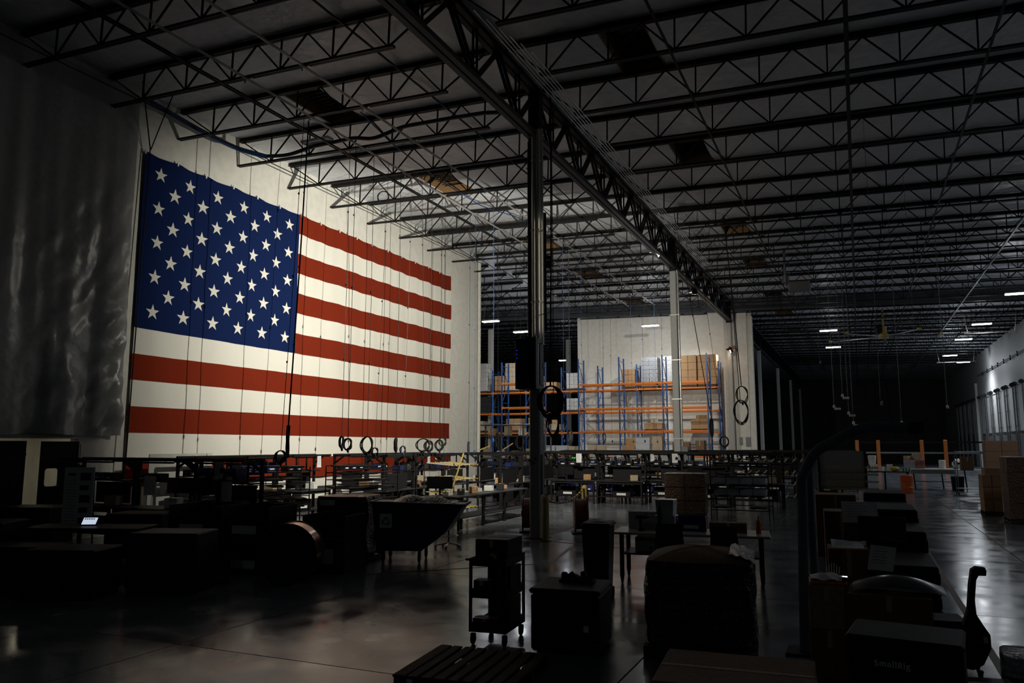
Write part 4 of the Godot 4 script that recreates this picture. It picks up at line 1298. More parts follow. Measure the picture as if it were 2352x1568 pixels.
func workcells() -> void:
	var protos := []
	for k in 3: protos.append(bench_proto(k))
	var used := [false, false, false]
	var rows := [
		["below the plastic sheeting", Vector3(-16.9, 0, -13.3), Vector3(1.95, 0, 0), 3, 0.0],
		["below the flag canton", Vector3(-16.3, 0, -16.4), Vector3(0, 0, -1.95), 3, PI / 2],
		["below the long flag stripes", Vector3(-15.7, 0, -22.4), Vector3(0, 0, -1.95), 3, PI / 2],
		["in mid flag bay", Vector3(-13.9, 0, -21.6), Vector3(0, 0, -1.95), 3, -PI / 2],
		["right of the flag", Vector3(-14.0, 0, -28.4), Vector3(0, 0, -1.95), 3, -PI / 2],
		["beyond the long bench", Vector3(-12.2, 0, -26.6), Vector3(0, 0, -1.95), 3, -PI / 2],
		["right of the first column", Vector3(-12.4, 0, -33.6), Vector3(1.95, 0, 0), 4, 0.0],
		["before the pallet racks", Vector3(-13.6, 0, -39.4), Vector3(1.95, 0, 0), 5, 0.0],
		["right of the second column", Vector3(-5.5, 0, -30.5), Vector3(1.95, 0, 0), 2, 0.0],
		["below the far wall's end", Vector3(-5.6, 0, -37.4), Vector3(1.95, 0, 0), 3, 0.0],
		["beside the right aisle", Vector3(-5.0, 0, -44.0), Vector3(1.95, 0, 0), 3, 0.0],
		["behind the bollards", Vector3(-10.7, 0, -30.4), Vector3(1.95, 0, 0), 2, 0.0],
		["left of the brown wrapped stack", Vector3(-9.0, 0, -31.5), Vector3(1.95, 0, 0), 2, 0.0],
		["below the second column", Vector3(-8.6, 0, -42.6), Vector3(1.95, 0, 0), 2, 0.0]]
	var total := 0
	for r in rows:
		for i in r[3]:
			var k := total % 3
			total += 1
			var who := "%s workstation %s %s" % [nth(i), "from the left" if absf(r[4]) < .1 else "from the camera", r[0]]
			var lab := "black framed " + who
			var at: Vector3 = r[1] + r[2] * i
			var o: Node3D
			if used[k]: o = dup(protos[k], at, r[4], lab)
			else:
				used[k] = true
				o = protos[k]
				o.position = at; o.rotation.y = r[4]
				o.set_meta("label", lab)
			var b := Basis(Vector3.UP, r[4])
			if total % 2 == 0 and total != 2: screen_mon("dark monitor on the " + who, at + b * Vector3(-.35, .922, .0), r[4] + .15, .56, "monitors on the workstations")
			for j in 2 + total % 2: part_bin("%s %s bin on the %s" % [["left", "middle", "right"][j], ["black", "grey", "navy"][(total + j) % 3], who], at + b * Vector3(-.55 + j * .42, 1.517, -.22), Vector3(.3, .16, .28), ["black", "dark_grey", "navy"][(total + j) % 3], r[4], "bins on the workstation shelves")
			carton("%s carton on the %s" % [["brown", "tan", "white", "dark"][total % 4], who], at + b * Vector3(.5, .921, -.1), Vector3(.3, .22, .3), r[4] + .3, ["card", "card_pale", "white", "card_dark"][total % 4], "cartons on the workstation tables")
			part_bin("black tote under the " + who, at + b * Vector3(-.25 + .3 * (total % 3), .297, -.05), Vector3(.75, .34, .5), "black", r[4], "totes under the workstations")
			if total % 2: hung_tool("tool hung at the " + who, at + b * Vector3(-.4 + .25 * (total % 4), 0, .3), r[4])
			if total % 3 == 0: sheet("work sheet hanging on the " + who, at + b * Vector3(.3, 1.80, .335), .22, .36, r[4], "sheets on the workstation rails")
	# distinct things on the left benches
	var ib := thing("instruction_board", "tall pale instruction board with dark pictures standing at the far left", "board", Vector3(-14.35, 1.3, -10.9), .35)
	part("board", bx(Vector3(0, 0, 0), Vector3(.62, 1.2, .02), .004), "paper", ib)
	for i in 5: part("picture", bx(Vector3(.14 - .02 * (i % 2), .42 - i * .22, .012), Vector3(.22 - .03 * (i % 2), .15 - .05 * (i % 2), .004)), "ink", ib)
	part("heading", bx(Vector3(-.15, .46, .012), Vector3(.16, .05, .004)), "ink", ib)
	for i in 14: part("text_line", bx(Vector3(-.15, .33 - i * .06, .0115), Vector3(.22, .012, .003)), "mid_grey", ib)
	var stn := MB.new()
	for s in [-.25, .25]: stn.tube(PackedVector3Array([Vector3(s, 0, -.12), Vector3(s, 1.9, -.02)]), .015, 6)
	stn.tube(PackedVector3Array([Vector3(-.3, .68, -.04), Vector3(.3, .68, -.04)]), .015, 6)
	solo("board_stand", stn, "black", "thin black stand holding the tall pale instruction board", "stand", Vector3(-14.37, 0, -10.96), .35)
	var tb := thing("tablet", "small glowing tablet screen lying tilted among the dark benches at the left", "tablet", Vector3(-13.0, .96, -10.15), .5)
	tb.rotation.x = -.75
	part("case", bx(Vector3(0, 0, 0), Vector3(.3, .2, .012), .005), "black", tb)
	part("screen", bx(Vector3(0, 0, .008), Vector3(.25, .15, .003)), "screen_white", tb)
	var ic := MB.new()
	for i in 5: ic.box(Vector3(-.09 + i * .038, .045, .0105), Vector3(.026, .022, .001))
	part("icons", ic, "ink", tb)
	var tbl := thing("dark_bench", "low dark bench carrying the glowing tablet at the left", "bench", Vector3(-12.9, 0, -10.1), .35)
	part("top", bx(Vector3(0, .86, 0), Vector3(2.2, .05, .8), .01), "black", tbl)
	for sx in [-1, 1]:
		for sz in [-1, 1]: part("leg", bx(Vector3(sx * 1.0, .42, sz * .33), Vector3(.06, .84, .06)), "black", tbl)
	part("lower_shelf", bx(Vector3(0, .25, 0), Vector3(2.0, .03, .7)), "black", tbl)
	# big dark monitor arm group and blue bins
	screen_mon("big black monitor above the left benches in front of the flag's corner", Vector3(-13.55, 1.1, -13.0), .35, 1.05)
	for i in 3: part_bin("%s navy blue bin behind the big black monitor" % ["left", "middle", "right"][i], Vector3(-13.6 + i * .4, 1.52 + .0 * i, -13.55), Vector3(.36, .3, .36), "bin_blue", 0, "navy bins behind the big monitor")
	for i in 3: part_bin("%s navy blue bin in the row below the canton" % ["nearest", "middle", "furthest"][i], Vector3(-16.0, 1.53, -17.2 - i * .5), Vector3(.4, .3, .4), "bin_blue", PI / 2, "navy bins below the canton")
	sheet("pale work sheet hanging left of the big black monitor", Vector3(-14.5, 1.45, -12.75), .28, .42, .2)
	sheet("pale work sheet hanging right of the big black monitor", Vector3(-12.5, 1.35, -13.0), .24, .42, .2)
	var wp := thing("white_panel", "white panel standing before the flag's bottom stripe", "panel", Vector3(-17.2, 0, -15.6))
	part("board", bx(Vector3(0, 1.3, -.55), Vector3(.03, 1.6, 2.2)), "wall_paint", wp)
	for z in [.4, -1.5]: part("leg", bx(Vector3(0, .5, z), Vector3(.05, 1.0, .05)), "pale_grey", wp)
	# flow racks
	flow_rack("black shelf rack with many thin trays before the flag, right of the hanging bundle", Vector3(-14.9, 0, -17.2), .9, 9, false)
	flow_rack("second black tray rack beside the first, nearer the tall wrapped stack", Vector3(-13.2, 0, -19.0), .9, 8, false)
	flow_rack("roller rack with yellow tracks before the flag's right end", Vector3(-12.5, 0, -23.2), PI / 2, 4, true)
	flow_rack("roller rack with pale and yellow sloping tracks right of the first column", Vector3(-11.4, 0, -35.2), .0, 4, true)
	flow_rack("second sloping roller rack right of the first one", Vector3(-9.5, 0, -35.2), .0, 4, true)
	flow_rack("third sloping roller rack close to the second column", Vector3(-13.3, 0, -35.3), .0, 4, true)
	flow_rack("roller rack with yellow ends right of the second column", Vector3(-4.0, 0, -33.4), .0, 4, true)
	flow_rack("second roller rack right of the second column, nearer the aisle", Vector3(-2.0, 0, -33.4), .0, 4, true)
	flow_rack("grey tub rack right of the brown wrapped stack", Vector3(-3.6, 0, -26.6), .0, 5, false)
	for i in 8: tub("pale grey tub right of the brown stack, %s in the %s row" % [nth(i % 4), "upper" if i / 4 else "lower"], Vector3(-4.25 + (i % 4) * .42, .72 + (i / 4) * .36, -26.5), Vector3(.4, .22, .5), "tubs right of the brown stack")
	# long bench in front of the column
	var lb := thing("long_bench", "long dark bench with small parts on it left of the first column", "bench", Vector3(-10.55, 0, -21.6))
	part("top", bx(Vector3(0, .9, 0), Vector3(.85, .045, 5.0), .01), "dark_grey", lb)
	for k in 4:
		for s in [-.36, .36]: part("leg", bx(Vector3(s, .44, -2.3 + k * 1.53), Vector3(.06, .88, .06)), "black", lb)
	part("shelf", bx(Vector3(0, .32, 0), Vector3(.75, .03, 4.8)), "dark_grey", lb)
	for i in 7: carton("small box on the long bench, %s from its near end" % nth(i), Vector3(-10.7 + .1 * (i % 3), .924, -19.6 - i * .62), Vector3(.2, .12 + .04 * (i % 3), .25), i * .4, ["white", "dark_grey", "card", "pale_grey"][i % 4], "small boxes on the long bench")
	screen_mon("pale grey screen back standing at the near end of the long bench", Vector3(-10.9, .925, -19.5), .3, .75)
	# leaning yellow poles
	for a in [["yellow strapping pole leaning on the benches left of the long bench", Vector3(-11.0, .73, -20.2), Vector3(-11.0, 2.09, -21.14)], ["short yellow pole lying on the rail before the grey shelving", Vector3(-13.1, 2.13, -26.41), Vector3(-13.1, 2.29, -27.36)], ["second short yellow pole on the rail before the grey shelving", Vector3(-13.1, 2.13, -28.57), Vector3(-13.1, 2.39, -29.57)]]:
		var m := MB.new()
		m.bar(a[1], a[2], .03, .03)
		for k in 5: m.bar(a[1].lerp(a[2], .15 + k * .17), a[1].lerp(a[2], .19 + k * .17), .04, .04)
		solo("yellow_pole", m, "yellow_dull", a[0], "pole")
	# a status screen, fan and white machines below the racks
	var ss := thing("status_screen", "small green lit status screen on the benches below the racks", "screen", Vector3(-11.72, 1.62, -33.2))
	part("case", bx(Vector3(0, .1, 0), Vector3(.28, .34, .06), .01), "black", ss)
	var tx := TextMesh.new()
	tx.text = "Total"
	var sf := SystemFont.new()
	sf.font_names = PackedStringArray(["Droid Sans"])
	tx.font = sf
	tx.font_size = 32; tx.pixel_size = .0026; tx.depth = .004
	part("readout", tx, "screen_green", ss).position = Vector3(0, .13, .034)
	part("green_bar", bx(Vector3(0, .06, .032), Vector3(.22, .03, .003)), "green", ss)
	for i in 14:
		var at := Vector3(-12.6 + i * .5, .93, -39.4 + (i % 3) * .12)
		carton("small part box on the cross row before the racks, %s from the left" % nth(i), at, Vector3(.26, .2 + .08 * (i % 3), .26), i * .7, ["white", "pale_grey", "white", "wrap_pink"][i % 4], "white boxes on the cross row")
	for i in 10: tub("small grey tub on the long shelf before the racks, %s from the left" % nth(i), Vector3(-12.9 + i * .55, 1.52, -39.6), Vector3(.4, .26, .3), "small tubs before the racks")
	for i in 6: part_bin("low blue bin right of the first column, %s from the left" % nth(i), Vector3(-12.0 + i * .9, .31, -33.5), Vector3(.4, .25, .4), "bin_blue", 0, "blue bins right of the first column")
	# stacks standing about
	var st := thing("wrapped_stack", "brown film-wrapped carton stack in the middle distance right of the bollards", "pallet load", Vector3(-5.2, 0, -25.6), .1)
	part("pallet", pallet_mesh(), "wood_dark", st)
	for k in 3:
		for c in 2: part("carton", bx(Vector3(-.32 + c * .64, .36 + k * .42, 0), Vector3(.63, .41, 1.0), .02), "wrap_brown", st)
	part("top_sheet", bx(Vector3(0, 1.42, 0), Vector3(1.3, .03, 1.02), .012), "wrap_clear", st)
	for i in 2:
		var dz := thing("hose_reel", "red hose drum %s the foot of the first column" % ["left of", "right behind"][i], "drum", Vector3(-8.35 if i == 0 else -6.95, .5, -19.9 if i == 0 else -20.2), .4)
		var m := MB.new()
		m.lathe([Vector2(0, -.18), Vector2(.46, -.18), Vector2(.47, -.16), Vector2(.47, -.14), Vector2(.40, -.13), Vector2(.40, .13), Vector2(.47, .14), Vector2(.47, .16), Vector2(.46, .18), Vector2(0, .18)], Transform3D(Basis(Vector3.FORWARD, PI / 2), Vector3.ZERO), 28)
		part("drum", m, "red_dark", dz)
		m = MB.new()
		m.lathe([Vector2(0, -.2), Vector2(.08, -.2), Vector2(.08, .2), Vector2(0, .2)], Transform3D(Basis(Vector3.FORWARD, PI / 2), Vector3.ZERO), 16)
		part("hub", m, "chrome", dz)
		m = MB.new()
		m.box(Vector3(0, -.48, 0), Vector3(.5, .04, .6), Basis.IDENTITY, .01)
		part("cradle", m, "black", dz)

# ---------------------------------------------------------------- foreground
func caster(m: MB, p: Vector3, r := .06) -> void:
	m.lathe([Vector2(0, -.02), Vector2(r * .8, -.02), Vector2(r, -.012), Vector2(r, .012), Vector2(r * .8, .02), Vector2(0, .02)], Transform3D(Basis(Vector3.FORWARD, PI / 2), p + Vector3(0, r, 0)), 14)
	m.box(p + Vector3(0, r * 1.7, 0), Vector3(.06, r * .9, .05), Basis.IDENTITY, .008)

func wrapped_block(label: String, at: Vector3, turn: float, w: float, d: float, h: float, film: String, top: String, dome: float) -> Node3D:
	var t := thing("wrapped_block", label, "pallet load", at, turn)
	part("pallet", pallet_mesh(), "wood_dark", t).scale = Vector3(w / 1.2, 1, d)
	var m := MB.new()
	var ring := func(u: float, s: float) -> Vector3:
		var a := -u * TAU
		var c := cos(a)
		var sn := sin(a)
		var e := .28
		return Vector3(signf(c) * pow(absf(c), e) * w * .5 * s, 0, signf(sn) * pow(absf(sn), e) * d * .5 * s)
	m.grid(func(u: float, v: float) -> Vector3:
		var p: Vector3 = ring.call(u, 1.0 + .015 * sin(u * 40.0 + v * 9.0) + .01 * sin(v * 21.0))
		p.y = .14 + (h - .14) * v
		if v > .9: p *= Vector3(1.0 - (v - .9) * .5, 1, 1.0 - (v - .9) * .5)
		return p, 72, 18)
	part("film", m, film, t)
	m = MB.new()
	m.grid(func(u: float, v: float) -> Vector3:
		var p: Vector3 = ring.call(u, .95 * (1.0 - v))
		p.y = h + dome * (1.0 - pow(1.0 - v, 2.0)) + .006 * sin(u * 50.0 + v * 6.0)
		return p, 48, 8)
	part("top_sheet", m, top, t)
	return t

func office_chair(label: String, at: Vector3, turn: float, seat_h: float) -> void:
	var t := thing("office_chair", label, "chair", at, turn)
	var m := MB.new()
	m.box(Vector3(0, seat_h, 0), Vector3(.48, .08, .46), Basis.IDENTITY, .035)
	part("seat", m, "black", t)
	m = MB.new()
	m.grid(func(u: float, v: float) -> Vector3: return Vector3((u - .5) * (.46 - .08 * v * v), seat_h + .12 + v * .5, -.22 - .05 * v + .05 * (1 - pow(2 * u - 1, 2))  * -1.0), 8, 8)
	m.grid(func(u: float, v: float) -> Vector3: return Vector3((.5 - u) * (.46 - .08 * v * v), seat_h + .12 + v * .5, -.26 - .05 * v - .05 * (1 - pow(2 * u - 1, 2))), 8, 8)
	part("backrest", m, "black", t)
	for s in [-1, 1]:
		m = MB.new()
		m.tube(PackedVector3Array([Vector3(s * .24, seat_h - .02, 0), Vector3(s * .3, seat_h + .02, 0), Vector3(s * .3, seat_h + .2, .02)]), .018, 6)
		m.box(Vector3(s * .3, seat_h + .22, .04), Vector3(.07, .03, .26), Basis.IDENTITY, .012)
		part("armrest", m, "black", t)
	m = MB.new()
	m.lathe([Vector2(0, .1), Vector2(.035, .1), Vector2(.03, seat_h - .04), Vector2(0, seat_h - .04)], Transform3D.IDENTITY, 12)
	part("gas_stem", m, "chrome", t)
	m = MB.new()
	for k in 5:
		var a := TAU * k / 5.0
		var e := Vector3(cos(a) * .3, .09, sin(a) * .3)
		m.bar(Vector3(0, .13, 0), e, .045, .03)
		caster(m, Vector3(e.x, 0, e.z), .035)
	part("base", m, "black", t)

func foreground() -> void:
	# utility cart and what it carries
	var at := Vector3(-4.17, 0, -8.95)
	var turn := .08
	var b := Basis(Vector3.UP, turn)
	var c := thing("utility_cart", "black three-shelf utility cart standing beyond the wooden pallet", "cart", at, turn)
	for y in [.17, .56, .93]:
		var m := MB.new()
		m.box(Vector3(0, y, 0), Vector3(.46, .03, .72), Basis.IDENTITY, .006)
		for s in [-1, 1]:
			m.box(Vector3(s * .225, y + .03, 0), Vector3(.018, .09, .72)); m.box(Vector3(0, y + .03, s * .35), Vector3(.46, .09, .018))
		part("shelf", m, "black", c)
	for sx in [-1, 1]:
		for sz in [-1, 1]:
			part("post", bx(Vector3(sx * .22, .57, sz * .34), Vector3(.035, .84, .035), .006), "black", c)
			var m := MB.new()
			caster(m, Vector3(sx * .2, 0, sz * .3), .06)
			part("caster", m, "rubber", c)
	var hm := MB.new()
	hm.tube(PackedVector3Array([Vector3(-.22, .98, .34), Vector3(-.24, 1.0, .44), Vector3(.0, 1.0, .46), Vector3(.24, 1.0, .44), Vector3(.22, .98, .34)]), .014, 6)
	part("handle", hm, "black", c)
	carton("black lidded case on the top shelf of the utility cart", at + b * Vector3(-.0, .947, -.05), Vector3(.42, .27, .55), turn, "black")
	var rg := MB.new()
	rg.grid(func(u: float, v: float) -> Vector3: return Vector3((u - .5) * .12, .05 * sin(PI * u) + .03 * v, (.5 - v) * .1), 6, 5)
	solo("yellow_rag", rg, "yellow", "small yellow tipped rag on the front of the cart's top shelf", "rag", at + b * Vector3(.02, .99, .26), turn)
	carton("dark box on the middle shelf of the utility cart", at + b * Vector3(.06, .577, -.08), Vector3(.3, .3, .4), turn, "black")
	carton("second dark box at the front of the cart's middle shelf", at + b * Vector3(-.09, .577, .24), Vector3(.2, .17, .18), turn, "dark_grey")
	carton("large dark box on the bottom shelf of the utility cart", at + b * Vector3(.07, .187, -.06), Vector3(.28, .33, .42), turn, "black")
	carton("flat dark box at the front of the cart's bottom shelf", at + b * Vector3(-.05, .187, .24), Vector3(.3, .12, .18), turn, "dark_grey")
	# wooden pallet at the bottom edge
	var p := thing("wooden_pallet", "dark wooden pallet on the floor at the bottom edge of the photo", "pallet", Vector3(-3.72, 0, -7.42), .1)
	for i in 9:
		var m := bx(Vector3(-.56 + i * .14, .132, 0), Vector3(.1 if i else .13, .024, 1.2), .004)
		part("deck_board", m, "wood_dark", p)
	for z in [-.55, 0, .55]: part("stringer", bx(Vector3(0, .075, z), Vector3(1.25, .088, .045), .004), "wood_dark", p)
	for i in 3: part("bottom_board", bx(Vector3(-.56 + i * .56, .016, 0), Vector3(.1, .022, 1.2), .004), "wood_dark", p)
	part("sticker", bx(Vector3(-.45, .08, .577), Vector3(.06, .05, .003)), "paper", p)
	# black chest with castings on it
	var ch := thing("storage_chest", "big black chest to the right of the utility cart", "chest", Vector3(-3.22, 0, -9.0), .12)
	part("body", bx(Vector3(0, .34, 0), Vector3(.8, .64, .8), .03), "black", ch)
	part("lid", bx(Vector3(0, .69, 0), Vector3(.84, .06, .84), .025), "black", ch)
	part("label_card", bx(Vector3(.25, .3, .402), Vector3(.06, .07, .004)), "paper", ch)
	var cs := MB.new()
	for i in 5: cs.lathe([Vector2(0, -.03), Vector2(.05, -.03), Vector2(.055, 0), Vector2(.05, .03), Vector2(0, .03)], Transform3D(Basis(Vector3.FORWARD, PI / 2 + i), Vector3(-.16 + i * .08, .055 + .02 * (i % 2), .03 * (i % 3))), 12)
	cs.box(Vector3(0, .015, 0), Vector3(.42, .03, .2), Basis.IDENTITY, .01)
	solo("caster_set", cs, "rubber", "dark cluster of caster wheels lying on the black chest", "wheels", Vector3(-3.2, .72, -9.15), .1)
	# trash bin
	var tb := thing("trash_bin", "tall black trash bin left of the work table", "bin", Vector3(-3.76, 0, -11.75), .15)
	var m := MB.new()
	m.hexa([Vector3(-.17, .05, .22), Vector3(.17, .05, .22), Vector3(.17, .05, -.22), Vector3(-.17, .05, -.22), Vector3(-.21, 1.1, .28), Vector3(.21, 1.1, .28), Vector3(.21, 1.1, -.28), Vector3(-.21, 1.1, -.28)])
	part("body", m, "black", tb)
	part("lid", bx(Vector3(0, 1.14, 0), Vector3(.47, .07, .62), .03), "black", tb)
	m = MB.new()
	for s in [-1, 1]: m.lathe([Vector2(0, -.03), Vector2(.09, -.03), Vector2(.09, .03), Vector2(0, .03)], Transform3D(Basis(Vector3.FORWARD, PI / 2), Vector3(s * .16, .09, -.25)), 16)
	part("wheel", m, "rubber", tb)
	sheet("crumpled sheet lying on the lid of the trash bin", Vector3(-3.76, 1.19, -11.8), .26, .2, .3, "", -1.45)
	# work table
	var tp := Vector3(-2.75, 0, -13.85)
	var tt := .13
	var tbs := Basis(Vector3.UP, tt)
	var t := thing("work_table", "work table with a pale top and drills behind the black office chairs", "table", tp, tt)
	part("top", bx(Vector3(0, .845, 0), Vector3(2.6, .04, .95), .01), "table_top", t)
	for sx in [-1, 1]:
		for sz in [-1, 1]:
			var l := MB.new()
			l.box(Vector3(sx * 1.15, .47, sz * .4), Vector3(.07, .72, .07), Basis.IDENTITY, .008)
			part("leg", l, "black", t)
			l = MB.new()
			caster(l, Vector3(sx * 1.15, 0, sz * .4), .06)
			part("caster", l, "rubber", t)
	part("lower_shelf", bx(Vector3(0, .5, 0), Vector3(2.25, .03, .8)), "dark_grey", t)
	var onto := func(x: float, z: float) -> Vector3: return tp + tbs * Vector3(x, .866, z)
	for i in 2: tub("translucent tub at the left of the table, %s" % ["lower one of two stacked", "upper one of two stacked"][i], onto.call(-.42, -.05) + Vector3(0, .27 * i, 0), Vector3(.36 - .03 * i, .27, .32))
	carton("pale box standing behind the drills at the left end of the table", onto.call(-.8, -.3), Vector3(.62, .3, .25), tt, "pale_grey")
	for i in 2:
		var dr := thing("power_drill", ["black cordless drill standing on its battery at the table's left end", "second black power tool standing upright beside the cordless drill"][i], "drill", onto.call(-.85 + i * .33, .18), tt + .2 + i)
		part("battery", bx(Vector3(0, .03, 0), Vector3(.09, .06, .14), .012), "black", dr)
		m = MB.new()
		m.bar(Vector3(0, .05, 0), Vector3(0, .2, -.01), .04, .05, Vector3.BACK, .01)
		part("grip", m, "rubber", dr)
		m = MB.new()
		m.lathe([Vector2(0, -.1), Vector2(.035, -.09), Vector2(.036, .05), Vector2(.028, .07), Vector2(.024, .12), Vector2(.008, .14), Vector2(.006, .19), Vector2(0, .19)], Transform3D(Basis(Vector3.RIGHT, PI / 2 if i == 0 else 0.0).rotated(Vector3.UP, PI / 2), Vector3(0, .235 if i == 0 else .3, 0)), 14)
		part("motor", m, "black", dr)
	part_bin("blue bin on the table right of the translucent tubs", onto.call(.0, -.2), Vector3(.5, .24, .35), "bin_blue", tt)
	carton("long flat brown carton lying in the middle of the table", onto.call(.62, -.12), Vector3(.62, .16, .3), tt, "card_dark")
	m = MB.new()
	m.lathe([Vector2(0, 0), Vector2(.04, 0), Vector2(.042, .02), Vector2(.042, .18), Vector2(.03, .22), Vector2(.012, .24), Vector2(.012, .29), Vector2(0, .29)], Transform3D.IDENTITY, 16)
	solo("spray_bottle", m, "orange", "orange bottle standing at the right end of the table", "bottle", onto.call(1.12, .05))
	carton("white part box under the table on its lower shelf", tp + tbs * Vector3(-.6, .516, 0), Vector3(.7, .24, .4), tt, "pale_grey")
	office_chair("black office chair pushed up to the middle of the table", Vector3(-2.88, 0, -12.75), PI + .2, .5)
	office_chair("second black office chair at the right of the table, lower in view", Vector3(-1.95, 0, -12.9), PI - .2, .46)
	# big wrapped load
	var wb := wrapped_block("large film-wrapped load with a domed top in front of the table", Vector3(-1.78, 0, -9.45), .12, 1.22, 1.15, 1.06, "wrap_black", "card_dark", .12)
	m = MB.new()
	m.grid(func(u: float, v: float) -> Vector3:
		var a := lerpf(-.9, .75, u)
		var y := lerpf(.2, 1.04, v)
		var s := 1.0 - maxf(0.0, v - .85) * .6
		return Vector3((.60 + .012 * sin(v * 30.0 + u * 9.0)) * s, y, -.1 - .48 * sin(a) * s), 10, 24)
	part("film_fold", m, "wrap_clear", wb)
	m = MB.new()
	m.grid(func(u: float, v: float) -> Vector3: return Vector3(.34 + .27 * u, 1.16 - .085 * u * u + .01 * sin(u * 17.0 + v * 11.0), .5 - 1.0 * v), 12, 18)
	part("film_corner", m, "wrap_clear", wb)
	# front cartons at the bottom edge
	carton("wide brown carton cut off by the bottom edge right of centre", Vector3(-.95, 0, -6.35), Vector3(1.15, .66, .95), .08, "card_dark")
	var sr := thing("black_case", "black case with white lettering at the bottom right", "case", Vector3(.25, 0, -6.95), -.12)
	part("body", bx(Vector3(0, .46, 0), Vector3(.78, .92, .6), .02), "black", sr)
	part("lid", bx(Vector3(0, .9, 0), Vector3(.8, .06, .62), .02), "black", sr)
	var tx := TextMesh.new()
	tx.text = "SmallRig"
	var sf := SystemFont.new()
	sf.font_names = PackedStringArray(["Droid Sans"])
	sf.font_weight = 700
	tx.font = sf
	tx.font_size = 32; tx.pixel_size = .00185; tx.depth = .004
	part("lettering", tx, "white", sr).position = Vector3(-.08, .74, .302)
	carton("wide brown carton behind the black lettered case, lower one", Vector3(.2, 0, -9.1), Vector3(.78, .45, .7), -.05, "card_dark")
	carton("wide brown carton behind the black lettered case, upper one", Vector3(.2, .454, -9.1), Vector3(.76, .42, .68), -.05, "card_dark")
	m = MB.new()
	m.grid(func(u: float, v: float) -> Vector3: return Vector3((u - .5) * .84, .15 * sin(PI * clampf(u * .8 + .1, 0, 1)) * sin(PI * (.15 + .7 * v)), (.5 - v) * .6), 20, 14)
	solo("plastic_bag", m, "black_gloss", "shiny dark plastic bag bulging on the upper wide brown carton", "bag", Vector3(.28, .875, -9.15))
	carton("narrow brown carton beside the grey padded post, lower one", Vector3(-.4, 0, -9.05), Vector3(.36, .48, .4), .1, "card_dark")
	carton("narrow brown carton beside the grey padded post, upper one", Vector3(-.4, .484, -9.05), Vector3(.34, .44, .38), .05, "card")
	var tr := thing("parts_tray", "white cloth lined tray with a shiny corner on the narrow carton", "tray", Vector3(-.38, .93, -9.0), .1)
	part("base", bx(Vector3(0, .015, 0), Vector3(.36, .03, .3), .008), "orange", tr)
	m = MB.new()
	m.grid(func(u: float, v: float) -> Vector3: return Vector3((u - .5) * .34, .05 + .05 * sin(PI * u) * sin(PI * v) + .01 * sin(u * 13.0 + v * 9.0), (.5 - v) * .28), 12, 10)
	part("cloth", m, "white", tr)
	part("metal_corner", bx(Vector3(.16, .06, .1), Vector3(.07, .05, .1), .01), "chrome", tr)
	m = MB.new()
	for i in 6: m.tube(PackedVector3Array([Vector3(.0 + i * .024, .08, -.08), Vector3(.0 + i * .026, .2 - absf(i - 2.5) * .018, -.09)]), .005, 5)
	part("prongs", m, "white", tr)
	# paper tower, dark cabinets along the aisle
	for a in [["brown carton pedestal carrying papers behind the shiny bag", Vector3(-.22, 0, -11.6), Vector3(.5, 1.0, .5), "card_dark"], ["tall brown carton in the dark row behind the paper pedestal", Vector3(-.35, 0, -14.6), Vector3(.55, 1.25, .6), "card_dark"], ["dark brown carton furthest up the dark row", Vector3(-.55, 0, -18.5), Vector3(.8, 1.3, .8), "card_dark"]]:
		carton(a[0], a[1], a[2], .06, a[3])
	sheet("open booklet lying on the brown carton pedestal", Vector3(-.22, 1.03, -11.6), .4, .3, .1, "", -1.3)
	sheet("blue grey sheet propped above the open booklet", Vector3(-.05, 1.35, -13.0), .5, .34, .1, "", -.5)
	sheet("pale sheet leaning low right of the pedestal", Vector3(.18, .95, -11.0), .3, .34, -.3, "", -.6)
	screen_mon("black screen back standing right of the paper pedestal", Vector3(.22, .85, -12.0), -.1, .6)
	for i in 5: 
		var cb := thing("tool_cabinet", "black roller cabinet, %s along the left of the right aisle" % nth(i), "cabinet", Vector3(.42, 0, -11.9 - i * 1.75), 0)
		var hh: float = [.85, 1.1, 1.28, 1.2, 1.35][i]
		part("body", bx(Vector3(0, hh * .5 + .06, 0), Vector3(.8, hh - .12, 1.4), .02), "black", cb)
		for k in 4: part("drawer", bx(Vector3(.405, .25 + k * (hh - .25) / 4.0, 0), Vector3(.02, (hh - .3) / 4.4, 1.3), .004), "dark_grey", cb)
		m = MB.new()
		for sx in [-1, 1]:
			for sz in [-1, 1]: caster(m, Vector3(sx * .32, 0, sz * .6), .05)
		part("caster", m, "rubber", cb)
	# grey padded arch
	var ar := thing("padded_arch", "grey padded tube arch rising beside the narrow carton and bending right", "arch")
	var cv := Curve3D.new()
	var pts := [Vector3(-.69, 0, -9.8), Vector3(-.64, 1.95, -9.8), Vector3(-.49, 2.25, -9.8), Vector3(-.34, 2.36, -9.8), Vector3(-.06, 2.51, -9.8), Vector3(.17, 2.56, -9.8), Vector3(.54, 2.55, -9.8)]
	for i in pts.size():
		var tn: Vector3 = (pts[mini(i + 1, 6)] - pts[maxi(i - 1, 0)]) * .14
		if i < 2: tn = Vector3(0, .05, 0)
		cv.add_point(pts[i], -tn, tn)
	m = MB.new()
	m.tube(cv.tessellate(4, 3), .06, 14)
	part("tube", m, "duct_cloth", ar)
	m = MB.new()
	m.lathe([Vector2(0, -.03), Vector2(.07, -.03), Vector2(.07, .12), Vector2(0, .12)], Transform3D(Basis(Vector3.FORWARD, PI / 2), Vector3(.54, 2.55, -9.8)), 14)
	part("end_cap", m, "dark_grey", ar)
	part("foot", bx(Vector3(-.69, .015, -9.8), Vector3(.4, .03, .4), .01), "black", ar)
	var po := thing("padded_post", "second grey padded post just behind and right of the arch leg", "post", Vector3(-.72, 0, -12.7))
	m = MB.new()
